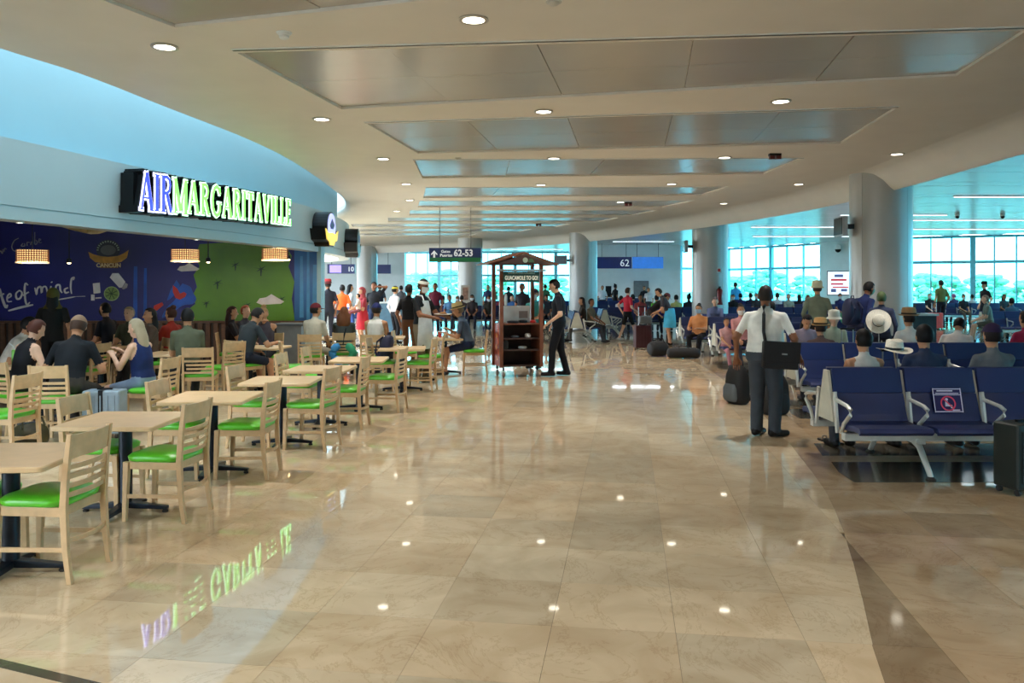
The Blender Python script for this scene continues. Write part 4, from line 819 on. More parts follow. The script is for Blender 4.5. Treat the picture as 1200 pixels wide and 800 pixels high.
def board(lab, u0, u1, v0, v1, Y, m, txts=(), screen=None, rods=True):
    x0, x1, z0, z1 = W(u0,Y), W(u1,Y), Zv(v1,Y), Zv(v0,Y); t = thing('gate_board', lab, 'sign', ((x0+x1)/2, Y, z0), 0, 'gate boards'); w_, h = x1-x0, z1-z0
    MB().box((0,0,h/2),(w_,.2,h)).build('panel', m, t, bevel=.01)
    if screen: MB().box((w_*screen[0],-.105,h/2),(w_*screen[1],.012,h*.8)).build('screen', screen[2], t)
    for tx, fx, sz in txts: textmesh('lettering', tx, sz, mat('sign_white',(235,240,245),.4,emit=.15), t, FACE((w_*fx,-.112,h*.45)), .003, .004)
    for x in (-w_*.35,w_*.35):
        if rods: MB().tube([(x,0,h),(x,0,(ZC if Y < 46 else ZG)-z0)],.015,6).build('rod', M_dark_metal, t)
M_bd = mat('board_navy',(24,36,96),.35); board('navy gate board with white number on the gate wall',699,740,301,314.5,53,M_bd,(('62',.30,.62),))
board('bright blue screen right of the numbered gate board',741,777,301,314.5,53.2,mat('board_screen_blue',(40,110,200),.3,emit=.35,ecol=(60,130,220)))
board('navy gate board with lilac screen beyond the restaurant end',384,416,309.5,320.5,44,M_bd,(('10',.36,.35),),(-.2,.42,mat('screen_lilac',(150,130,235),.3,emit=.8,ecol=(165,145,245))))
board('small navy screen board left of the far windows',437,458,310,320.5,54,M_bd)
def monitor(lab, col, off, z, rz, u=None):
    X, Y = colpos[col]; t = thing('monitor', lab, 'monitor', (X+off[0], Y+off[1], z), rz, 'monitors on columns')
    MB().box((0,0,0),(.1,.62,.4)).build('casing', mat('monitor_grey',(150,154,156),.4), t, bevel=.01); MB().box((-.056,0,0),(.012,.56,.34)).build('screen', mat('monitor_black',(16,18,24),.15), t); MB().bar((.05,0,0),(.25 if col < 2 else .75,0,0),.1,.1).build('bracket', M_dark_metal, t)
monitor('slim monitor on the left side of the nearest column', 0, (-.86,-.1), Zv(264,16.4), R(-6)); monitor('slim monitor on the left side of the extinguisher column', 1, (-.86,-.1), Zv(288,27.3), R(-4)); monitor('dark monitor beside the column behind the man in black', 2, (-1.0,-.25), Zv(304,34.6), R(55))
X, Y = colpos[1]; t = thing('fire_extinguisher', 'dark red fire extinguisher on the second column', 'extinguisher', (W(843.5,27.2), 27.2, Zv(357,27.2)))
MB().lathe([(.09,0),(.1,.02),(.1,.46),(.07,.52),(.03,.55)],18).build('cylinder', mat('extinguisher_red',(120,20,24),.3), t, smooth=40); MB().box((0,0,.58),(.05,.1,.06)).build('valve', M_dark_metal, t); MB().tube([(0,0,.58),(-.1,-.02,.5),(-.13,-.02,.2)],.014,6).build('hose', M_dark_metal, t); MB().box((0,.06,.3),(.12,.12,.04)).build('bracket', M_dark_metal, t)
t = thing('wall_sign', 'small red and white sign above the fire extinguisher', 'sign', (W(842.5,27.28), 27.28, Zv(316.5,27.28))); MB().box((0,0,0),(.14,.02,.16)).build('plate', M_white, t); MB().box((0,-.012,0),(.09,.006,.1)).build('pictogram', M_red_p, t)
t = thing('poster', 'backlit white and red poster on the wall left of the nearest column', 'poster', (W(983,50.2), 50.2, Zv(346,50.2)), R(-24)); MB().box((0,0,.75),(1.35,.12,1.5)).build('lightbox', M_dark_metal, t); MB().box((0,-.07,.75),(1.26,.02,1.4)).build('print', mat('poster_print',(220,226,236),.4,emit=.9,ecol=(215,228,245)), t)
for q, c in (((0,-.085,.95),(.9,.006,.12)),((-.1,-.085,.7),(.7,.006,.1)),((.1,-.085,.5),(.9,.006,.08))): MB().box(q,c).build('print_band', mat('poster_red',(200,60,70),.4,emit=.4,ecol=(210,60,70)), t)
for q, c in (((.0,-.085,1.2),(.5,.006,.16)),((-.3,-.085,.3),(.3,.006,.2)),((.3,-.085,.32),(.35,.006,.16))): MB().box(q,c).build('print_block', mat('poster_blue',(90,110,160),.4,emit=.3,ecol=(90,110,160)), t)
# counters and podiums
def counter(lab, u, Y, w_, d, h, m, mt):
    t = thing('counter', lab, 'counter', (W(u,Y), Y, 0)); MB().box((0,0,h/2),(w_,d,h)).build('front', m, t, bevel=.01); MB().box((0,0,h+.025),(w_+.08,d+.08,.05)).build('worktop', mt, t, bevel=.008); MB().box((0,0,.04),(w_-.06,d+.01,.08)).build('plinth', M_dark_metal, t); return t
counter('white-topped dark counter with a laptop right of the nearest column',1076,19.5,.62,.5,1.05,mat('counter_dark',(44,48,54),.5),M_wht)
t = thing('laptop', 'grey laptop open on the white-topped counter', 'laptop', (W(1068,19.5), 19.5, 1.10)); MB().box((0,0,.012),(.32,.22,.02)).build('keyboard', M_gr, t); MB().box((0,.1,.12),(.32,.015,.2)).build('screen', M_gr, t)
counter('grey service stand at the end of the restaurant mural',342,16.6,.5,.45,.95,mat('stand_grey',(120,122,122),.5),M_gr)
counter('blue-grey gate podium beside the queue',456,30,.95,.6,1.12,mat('podium_blue',(84,120,140),.5),M_wht)
counter('gate desk with white top before the gate wall',718,48,3.0,.8,1.05,mat('desk_blue',(40,70,130),.5),M_wht)
t = thing('document_stand', 'black upright display stand on the gate desk', 'display', (W(713,48), 48, 1.10)); MB().box((0,0,.35),(.34,.06,.6)).build('panel', M_dark_metal, t); MB().box((0,0,.03),(.4,.2,.06)).build('foot', M_dark_metal, t)
t = thing('framed_notice', 'pale framed notice on the column below the hanging sign', 'notice', (W(545.5,39.08), 39.08, Zv(355,39.08))); MB().box((0,0,.42),(.42,.06,.86)).build('frame', mat('notice_frame',(190,180,164),.5), t); MB().box((0,-.035,.45),(.26,.02,.6)).build('print', mat('notice_print',(150,110,90),.5,var=.5,scale=8), t)
# ------------------------------------------------------------------ people
SK = {'l': (222,178,150), 't': (190,138,104), 'b': (140,92,66), 'd': (96,62,46)}
def cm(kind, c, rough=.75): return mat('%s_%d_%d_%d' % (kind, *c), c, rough, var=.12, scale=9, bump=.15, spec=.25)
def ik(a, b, l1, l2, pole):
    a, b, pole = Vector(a), Vector(b), Vector(pole); d = b-a; L_ = min(d.length, (l1+l2)*.999); dn = d.normalized(); b = a+dn*L_
    x = (l1*l1-l2*l2+L_*L_)/(2*L_); h = math.sqrt(max(l1*l1-x*x, 0)); pp = pole-dn*pole.dot(dn)
    return a+dn*x+pp.normalized()*h, b
PEND = []
def person(lab, x, y, face, pose='stand', h=1.72, skin='l', shirt=(40,40,48), pants=(30,32,40), shoes=(24,22,22), hair=(30,22,18), hairstyle='short', hat=None, hatcol=(200,180,140), mask=None,
           sleeve=.7, shorts=False, longsleeve=False, lean=0, hl=None, hr=None, headpitch=0, headyaw=0, z=0, stride=0, fat=1.0, lod=1, seat=.49, group=None, apron=False, dress=None, footfwd=.0, tank=False, headtilt=0, toe=None, collar=False):
    t = thing('person', lab, 'person', (x, y, z), R(face), group); k = h/1.72
    sit = pose == 'sit'; V = Vector
    if sit: P = V((0, 0, seat+.10)); 
    else: P = V((0, 0, min(.94, math.sqrt(.818**2-stride**2)+.133)))
    ln = R(lean); up = V((0, math.sin(ln), math.cos(ln))); fw = V((0, math.cos(ln), -math.sin(ln))); rt = V((1, 0, 0))
    waist = P+up*.14; chest = P+up*.36; shc = P+up*.445; neck = P+up*.53
    hp = R(lean*.35+headpitch); hu = V((0, math.sin(hp), math.cos(hp))); hf0 = V((0, math.cos(hp), -math.sin(hp)))
    hy = R(headyaw); hf = hf0*math.cos(hy)-rt*math.sin(hy); hr_ = rt*math.cos(hy)+hf0*math.sin(hy)
    if headtilt: q = Matrix.Rotation(R(headtilt), 3, hf); hu = q @ hu; hr_ = q @ hr_
    hc = neck+hu*.148+hf*.02
    seg = []; raw = MB(); Sx = []      # seg: (a, b, ra, rb, label)
    n = 14
    def ring(c, a, b, f_=fw, dy=0): return [c+rt*a*math.cos(2*PI*i/n)+f_*(b*math.sin(2*PI*i/n)+dy) for i in range(n)]
    ft = fat
    raw.loft([ring(P-up*.10, .10, .07), ring(P-up*.06, .155*ft, .105*ft), ring(P+up*.04, .165*ft, .115*ft), ring(waist, .148*ft, .108*ft, dy=.01*(ft-1)*8), ring(P+up*.26, .158*(1+(ft-1)*.7), .115*(1+(ft-1)*.7)), ring(chest, .175*(1+(ft-1)*.5), .12*(1+(ft-1)*.5), dy=.008), ring(P+up*.44, .172*(1+(ft-1)*.4), .1), ring(P+up*.485, .12, .078), ring(P+up*.53, .058, .056)])
    seg += [(P-up*.06, P+up*.02, .14, .14, 'pants'), (P+up*.06, P+up*.45, .14, .14, 'shirt'), (P+up*.47-rt*.12, P+up*.47+rt*.12, .05, .05, 'skin' if tank else 'shirt')]
    raw.caps(neck-up*.06, hc-hu*.06, .062, .055, 10); seg.append((neck+up*.02, hc-hu*.06, .056, .052, 'skin'))
    Mh = basis(hc, hr_, hf, hu)
    raw.ell((0, 0, .02), (.076, .096, .108), 14, 10, 0, Mh); raw.ell((0, .025, -.055), (.056, .062, .062), 12, 8, 0, Mh); seg.append((hc-hu*.06, hc+hu*.06, .09, .09, 'skin'))
    raw.caps(Mh @ V((0,.092,.012)), Mh @ V((0,.112,-.022)), .012, .017, 8)
    for s_ in (-1, 1): raw.ell((s_*.08, -.005, -.002), (.014, .024, .034), 8, 6, 0, Mh)
    arm_hold = {}
    for s_, tgt in ((-1, hl), (1, hr)):
        sh = shc+rt*s_*(.172+.06*(fat-1))
        if tgt is None: tgt = (s_*.23, .05, P.z-.06) if not sit else (s_*.12, .36, seat+.16)
        tg = V(tgt); el, wr = ik(sh, tg, .29, .265, V((s_*.5, -.8, -.5)))
        th = .012 if not tank else 0
        raw.caps(sh, el, .052+th*.5, .042+(th if (longsleeve or sleeve > .6) else 0)*.6, 10); raw.caps(el, wr, .041, .029+(.01 if longsleeve else 0), 10)
        raw.caps(neck-up*.045+rt*s_*.035, sh+up*.004, .05, .05, 8)
        cutp = sh.lerp(el, sleeve if not tank else 0.02)
        if tank: seg.append((sh, el, .054, .042, 'skin'))
        else: seg += [(sh, cutp, .056, .05, 'shirt'), (cutp, el, .046, .042, 'shirt' if longsleeve else 'skin')]
        seg.append((el, wr, .041, .03, 'shirt' if longsleeve else 'skin'))
        d = (wr-el).normalized(); palm = wr+d*.075; side = d.cross(V((0,0,1))); side = side.normalized() if side.length > .1 else rt
        pn = side.cross(d).normalized(); raw.caps(wr+side*.014, palm+side*.022, .024, .022, 8); raw.caps(wr-side*.014, palm-side*.022, .024, .022, 8); raw.caps(wr, palm, .026, .024, 8)
        seg.append((wr+d*.02, palm, .035, .035, 'skin'))
        for f_i, (o_, l_) in enumerate(((-.033,.055),(-.011,.068),(.011,.073),(.033,.064))):
            b0 = palm+side*o_; m_ = b0+d*l_*.55-pn*.006; e_ = m_+d*l_*.45-pn*.028; Sx.append(((b0-d*.02, m_), .0095, .0085)); Sx.append(((m_, e_), .0085, .007))
        tb = wr+d*.025+side*.03*(-s_); Sx.append(((tb, tb+d*.035+side*(-s_)*.025), .012, .0105)); Sx.append(((tb+d*.035+side*(-s_)*.025, tb+d*.062+side*(-s_)*.024-pn*.012), .0105, .0085))
        arm_hold[s_] = palm
    pr = 1.0 if not shorts else 1.0
    for s_ in (-1, 1):
        hipj = P-up*.05+rt*s_*.09
        if sit: an = V((s_*(.11), .44+footfwd+(.05 if s_ > 0 else 0), .085)); pole = V((s_*.15, .6, .8)); hipj = P-V((0,0,.02))+rt*s_*.095
        else: an = V((s_*.10, stride*s_, .085)); pole = V((s_*.1, 1, 0))
        kn, an = ik(hipj, an, .42, .40, pole)
        tr = .012 if not shorts else .004
        lw = 1+(ft-1)*.7; raw.caps(hipj, kn, (.086+tr*.5)*lw, (.058+tr)*lw, 12); raw.caps(kn, an, (.054+(tr if not shorts else 0))*lw, (.042+(.018 if not shorts else 0))*lw, 10)
        if shorts: c1 = hipj.lerp(kn, .82); seg += [(hipj, c1, .088, .064, 'pants'), (c1, kn, .06, .056, 'skin'), (kn, an, .054, .042, 'skin')]
        else: seg += [(hipj, kn, .09, .065, 'pants'), (kn, an, .062, .055, 'pants')]
        ta = R(toe[0 if s_ < 0 else 1]) if toe else R(-7*s_); tp = an+V((-math.sin(ta)*.155, math.cos(ta)*.155, -.045)); hb = an-V((-math.sin(ta)*.035, math.cos(ta)*.035, .04)); raw.caps(hb, tp, .046, .04, 10); seg.append((hb-V((0,0,.012)), tp, .05, .042, 'shoes'))
    if dress:   # skirt
        pass
    vox = {0: .0125, 1: .017, 2: .026}[lod]
    body = raw.build('body', [cm('skin', SK[skin], .55), cm('shirt', shirt), cm('pants', pants), cm('shoe', shoes, .5)], t)
    body.scale = (k, k, k)
    md = body.modifiers.new('r', 'REMESH'); md.mode = 'VOXEL'; md.voxel_size = vox; ms = body.modifiers.new('s', 'SMOOTH'); ms.factor = .5; ms.iterations = 6 if lod == 0 else (4 if lod == 1 else 2)
    PEND.append((body, seg, Sx if lod < 2 else Sx[:], lod))
    # hair, hat, mask, eyes as children
    def kid(mb, name, m, sm=60): o = mb.build(name, m, t, smooth=sm); o.scale = (k, k, k); return o
    def shell(rx, ry, rz_, keep, c=(0, -.004, .022), nn=22, mm=14):
        mb = MB(); idx = {}; vs_ = []; fs = []
        for j in range(mm+1):
            for i in range(nn):
                a, b = PI*j/mm, 2*PI*i/nn; vs_.append((c[0]+rx*math.sin(a)*math.cos(b), c[1]+ry*math.sin(a)*math.sin(b), c[2]+rz_*math.cos(a)))
        for j in range(mm):
            for i in range(nn):
                q = (j*nn+i, j*nn+(i+1) % nn, (j+1)*nn+(i+1) % nn, (j+1)*nn+i); cx = sum((Vector(vs_[e]) for e in q), Vector())/4
                if keep((cx.x-c[0])/rx, (cx.y-c[1])/ry, (cx.z-c[2])/rz_): fs.append(q)
        mb.add(vs_, fs, 0, Mh); return mb
    hm = cm('hair', hair, .6)
    if hairstyle and hairstyle != 'bald':
        g = .084 if hairstyle == 'buzz' else .089
        mb = shell(g, g+.022, .118 if hairstyle != 'buzz' else .112, lambda x_, y_, z_: z_ > .42+.25*y_ or (y_ < .12 and z_ > -.55+.35*max(0,y_)))
        if hairstyle in ('long', 'bushy'):
            w_ = .085 if hairstyle == 'long' else .13; rings = []
            for zz, aa, bb, yy_ in ((.06,.07,.05,-.05),(-.03,w_,.055,-.062),(-.12,w_*1.08,.06,-.075),(-.22,w_*1.0,.05,-.08),(-.30,w_*.65,.03,-.075)): rings.append([(aa*math.cos(2*PI*i/12), yy_+bb*math.sin(2*PI*i/12), zz) for i in range(12)])
            mb.loft(rings, 0, Mh)
        if hairstyle == 'bun': mb.ell((0, -.06, .13), (.05, .05, .045), 10, 8, 0, Mh)
        if hairstyle == 'pony': mb.loft([[(aa*math.cos(2*PI*i/10), yy_+aa*math.sin(2*PI*i/10), zz) for i in range(10)] for zz, aa, yy_ in ((.06,.03,-.11),(.02,.04,-.14),(-.08,.045,-.15),(-.2,.02,-.13))], 0, Mh)
        kid(mb, 'hair', hm)
    if hat:
        hc_ = cm('hat', hatcol)
        if hat == 'cap':
            mb = shell(.093, .113, .122, lambda x_, y_, z_: z_ > .12); o = kid(mb, 'cap', hc_)
            kid(MB().add(*(lambda a: (a, [(i, i+1, i+9, i+8) for i in range(7)]))([(.085*math.cos(PI*i/7), .09+.02*math.sin(PI*i/7), .045) for i in range(8)]+[(.075*math.cos(PI*i/7), .10+.10*math.sin(PI*i/7), .03) for i in range(8)]), 0, Mh), 'visor', hc_)
        elif hat in ('brim', 'fedora', 'bucket'):
            br = {'brim': .19, 'fedora': .145, 'bucket': .135}[hat]; dz = {'brim': -.01, 'fedora': .012, 'bucket': -.04}[hat]; n_ = 24
            pr_ = [(br, .055+dz), (br*.85, .045), (.103, .05), (.1, .06), (.098, .12), (.085, .165), (.05, .172 if hat != 'bucket' else .178), (.001, .165 if hat != 'bucket' else .18)]
            kid(MB().loft([[(r_*math.cos(2*PI*i/n_), r_*1.12*math.sin(2*PI*i/n_), z_) for i in range(n_)] for r_, z_ in pr_], 0, Mh, cap=False), 'hat', hc_)
            if hat != 'bucket': kid(MB().loft([[((.104-.002*j)*math.cos(2*PI*i/n_), (.104-.002*j)*1.12*math.sin(2*PI*i/n_), .058+.03*j) for i in range(n_)] for j in range(2)], 0, Mh, cap=False), 'hat_band', cm('band', (40,32,26)))
        elif hat == 'scarf':
            mb = shell(.098, .118, .13, lambda x_, y_, z_: z_ > .35 or y_ < .3); mb.loft([[(aa*math.cos(2*PI*i/12), -.01+bb*math.sin(2*PI*i/12), zz) for i in range(12)] for zz, aa, bb in ((-.06,.09,.09),(-.13,.11,.1),(-.2,.16,.12))], 0, Mh); kid(mb, 'headscarf', hc_)
        elif hat == 'band': kid(shell(.094, .116, .122, lambda x_, y_, z_: .2 < z_ < .55), 'headband', hc_)
    if mask: kid(shell(.086, .118, .125, lambda x_, y_, z_: y_ > .25 and -.85 < z_ < -.02, (0, .0, .005)), 'face_mask', cm('mask', mask))
    if lod < 2 or abs(face-180) < 80:
        for s_ in (-1, 1): kid(MB().ell((s_*.03, .088, .02), (.012, .009, .007), 8, 6, 0, Mh), 'eye', mat('eye_dark', (24,18,16), .2))
    if collar: kid(MB().loft([[neck+up*z_+rt*a_*math.cos(2*PI*i/18)+fw*a_*1.05*math.sin(2*PI*i/18) for i in range(18)] for z_, a_ in ((-.055,.105),(-.01,.074),(.012,.07),(.005,.08),(-.06,.112))], cap=False), 'collar', cm('shirt', shirt))
    if dress:
        rings = [[(aa*math.cos(2*PI*i/16), bb*math.sin(2*PI*i/16), zz) for i in range(16)] for zz, aa, bb in ((1.08,.16,.125),(.98,.185,.15),(.8,.21,.17),(.55,.24,.19),(.52,.235,.185))]; kid(MB().loft(rings), 'skirt', cm('dress', dress))
    if apron:
        pts = [(-.13,1.36),(.13,1.36),(.17,1.08),(.2,.95),(.22,.55),(-.22,.55),(-.2,.95),(-.17,1.08)]
        mb = MB(); 
        for zz in range(9): pass
        rows_ = []
        for zz, hw, yy_ in ((1.38,.10,.125),(1.28,.125,.14),(1.1,.17,.135),(.98,.19,.14),(.85,.2,.145),(.7,.21,.14),(.56,.215,.135)):
            rows_.append([(hw*c_, yy_-.05*c_*c_, zz) for c_ in (-1,-.6,-.2,.2,.6,1)])
        mb.loft([r_+[(q[0], q[1]-.012, q[2]) for q in r_[::-1]] for r_ in rows_]); kid(mb, 'apron', cm('apron', (222,222,220)))
        for s_ in (-1, 1): kid(MB().tube([(s_*.09,.12,1.38),(s_*.075,.07,1.46),(s_*.05,-.06,1.47)], .012, 6), 'apron_strap', cm('apron', (222,222,220)))
    t['_h'] = 0; del t['_h']
    return t
SW_, SV_ = (225,224,218), (30,30,34)
AW, TO, LF, RG = 0, 180, 90, -90    # facing away / towards the camera / left / right
def PX(u, Y): return W(u, Y), Y
# --- large figures
person('man in white polo shirt and grey trousers with black shoulder bag, back turned', *PX(897, 9.55), -26, h=1.73, skin='b', shirt=(232,230,222), pants=(62,68,76), shoes=(22,20,22), hair=(36,28,26), hairstyle='buzz', lod=0, fat=1.42, hl=(-.33,-.0,.90), hr=(.36,.08,.93), sleeve=.72, headyaw=10, mask=None, toe=(-20, -52), collar=True)
person('man in black shirt and trousers standing beside the food cart', *PX(655, 15.95), 82, h=1.87, skin='l', shirt=(22,24,34), pants=(16,18,26), hair=(34,26,22), lod=0, stride=-.13, hl=(-.2,.16,.96), hr=(.22,.12,.92), fat=1.12, headpitch=24, sleeve=.75)
person('waiter in black shirt, white apron, headband and white face mask', *PX(494, 15.05), -122, h=1.85, skin='b', shirt=(24,24,28), pants=(120,104,84), hair=(20,18,18), hat='band', hatcol=(215,210,195), mask=(228,228,226), lod=0, apron=True, hl=(-.1,.42,1.12), hr=(.16,.40,1.10), headpitch=8, fat=1.08)
person('seated man in straw hat, blue-grey shirt and navy shorts at a table', *PX(549, 16.2), 88, 'sit', 1.75, 't', (84,100,122), (36,46,78), (60,50,44), (120,100,80), hat='fedora', hatcol=(196,172,120), lod=0, shorts=True, lean=16, headpitch=8, hl=(-.1,.42,.80), hr=(.12,.38,.86), fat=1.1)
person('street vendor in teal shirt and cap behind the food cart', *PX(627, 17.35), 152, h=1.66, skin='t', shirt=(70,150,150), pants=(40,44,60), hair=(20,18,18), hat='cap', hatcol=(24,28,44), mask=(190,210,220), hr=(.2,.35,1.12), hl=(-.1,.4,1.1))
person('blonde woman in navy tank top and denim shorts, hands raised', *PX(169, 10.2), 80, 'sit', 1.66, 'l', (30,46,96), (132,152,180), (40,40,44), (176,160,132), 'long', lod=0, tank=True, shorts=True, lean=8, hl=(-.12,.36,.92), hr=(.1,.38,.95), fat=1.12, headpitch=6)
person('man in black shirt and tan cap hunched over the table, back turned', *PX(78, 9.45), 4, 'sit', 1.8, 't', (18,22,28), (60,56,52), (30,28,26), (70,50,40), 'short', hat='cap', hatcol=(140,112,90), lod=0, lean=24, headpitch=14, headyaw=20, fat=1.15, hl=(-.22,.42,.76), hr=(.2,.45,.76))
person('woman in black tank top with bare arms beside the tan cap man', *PX(22, 9.7), -30, 'sit', 1.7, 'l', (22,22,28), (50,48,50), (30,28,26), (80,44,34), 'short', lod=1, tank=True, lean=14, headpitch=20, hl=(-.2,.38,.76), hr=(.2,.4,.76))
person('person in white shirt leaning forward at the far left', *PX(3, 11.3), -70, 'sit', 1.72, 't', (206,200,192), (60,56,54), hair=(26,22,22), lod=1, lean=28, headpitch=10)
person('dark standing figure with yellow scarf behind the tan cap man', *PX(62, 13.2), 20, h=1.68, skin='t', shirt=(30,28,26), pants=(30,28,28), hair=(24,20,18), hairstyle='long', hat='scarf', hatcol=(88,78,30), lod=1)
person('bearded man in dark striped shirt near the mural', *PX(129, 15.0), 78, 'sit', 1.78, 't', (22,22,32), (30,30,36), hair=(16,14,14), lod=1, mask=(28,22,20), lean=8)
person('grey-haired seated person behind the blonde woman', *PX(152, 14.4), 170, 'sit', 1.7, 'l', (70,76,60), (50,50,50), hair=(156,136,110), lod=1)
person('long dark-haired woman in the middle of the dining area', *PX(177, 13.6), 130, 'sit', 1.7, 't', (96,80,70), (40,38,40), hair=(18,14,14), hairstyle='long', lod=1)
person('woman in red top looking at a phone near the mural', *PX(201, 14.2), 70, 'sit', 1.7, 't', (150,44,34), (40,38,40), hair=(60,34,24), hairstyle='bun', lod=1, hl=(-.08,.34,.9), hr=(.08,.34,.92))
person('man in olive shirt seated with back turned', *PX(220, 11.75), 24, 'sit', 1.76, 't', (92,96,76), (32,34,34), hair=(18,16,16), lod=0, lean=4, fat=1.05)
person('curly-haired woman facing right at the mural table', *PX(271, 15.4), -75, 'sit', 1.68, 't', (30,26,32), (30,28,32), hair=(52,28,24), hairstyle='bushy', lod=1)
person('red-haired person facing right behind the grey-shirted man', *PX(287, 16.2), -110, 'sit', 1.68, 'l', (60,60,70), (40,40,44), hair=(130,62,36), lod=1)
person('man in slate grey shirt leaning on the table, back turned', *PX(284, 13.25), -34, 'sit', 1.8, 't', (48,54,58), (28,34,50), hair=(30,24,22), lod=0, lean=20, shorts=True, headpitch=26, hr=(.2,.5,.78), fat=1.08)
person('woman in floral tank top resting her chin on her hand', *PX(313, 15.0), 172, 'sit', 1.7, 't', (70,62,70), (24,24,30), hair=(150,112,70), hairstyle='bun', lod=0, tank=True, lean=10, headpitch=14, hl=(-.05,.22,1.12), hr=(.14,.28,1.05))
person('person in cream shirt and maroon cap, back turned', *PX(367, 15.2), -16, 'sit', 1.76, 't', (196,184,164), (190,180,164), hair=(24,20,18), hat='cap', hatcol=(96,24,34), lod=0, lean=6, headyaw=-30)
person('bushy auburn-haired person at the table beside the queue', *PX(403, 15.75), 4, 'sit', 1.66, 't', (64,70,70), (60,60,60), hair=(104,62,36), hairstyle='bushy', lod=1)
person('man in navy cap and white tank top with a dark strap', *PX(440, 15.15), -10, 'sit', 1.76, 't', (214,210,204), (50,52,60), hair=(50,40,34), hat='cap', hatcol=(30,36,84), lod=0, tank=True, lean=4)
# --- the queue behind the restaurant
q = 'travellers queueing beyond the restaurant'
person('traveller in orange safety vest with dark hair', *PX(401, 26.0), 8, h=1.76, skin='b', shirt=(240,96,34), pants=(24,22,26), hair=(16,14,14), lod=2, group=q)
person('dark-haired woman in white top right of the orange vest', *PX(410, 29.0), -60, h=1.78, skin='t', shirt=(206,206,210), pants=(50,70,120), hair=(14,12,14), hairstyle='long', lod=2, group=q)
person('woman in red patterned dress and red headscarf carrying a child', *PX(425, 23.5), 120, h=1.68, skin='t', shirt=(150,44,52), pants=(160,40,48), hair=(90,40,36), hat='scarf', hatcol=(150,60,60), dress=(176,36,44), lod=1, hl=(-.1,.3,1.15), hr=(.12,.3,1.1), shorts=True, group=q)
person('small child in patterned clothes held by the woman in red', W(420, 23.2), 23.2, 100, 'sit', 1.0, 't', (210,180,160), (120,60,60), hair=(26,20,18), lod=2, z=.72, group=q)
person('man in black shirt touching his head in the queue', *PX(438.5, 25.2), 170, h=1.84, skin='b', shirt=(22,22,26), pants=(34,44,70), hair=(18,16,16), lod=1, hl=(-.16,.1,1.62), group=q)
person('woman in white blouse and black trousers with yellow hair scarf', *PX(462.5, 24.8), -50, h=1.72, skin='t', shirt=(222,214,210), pants=(20,20,26), hair=(30,26,20), hat='band', hatcol=(210,190,60), lod=1, longsleeve=True, group=q)
person('person in black top and brown trousers behind the waiter', *PX(479, 18.3), -20, h=1.76, skin='b', shirt=(22,20,24), pants=(92,58,34), hair=(26,20,18), lod=1, group=q)
person('man in maroon shirt right of the waiter', *PX(510, 30.5), 175, h=1.82, skin='b', shirt=(96,24,44), pants=(30,30,40), hair=(20,18,18), lod=2, group=q)
person('person in red wide hat at the restaurant corner', *PX(384.5, 25.0), 30, h=1.9, skin='b', shirt=(30,28,34), pants=(30,30,38), hat='brim', hatcol=(130,30,30), hairstyle='short', lod=2, group=q)
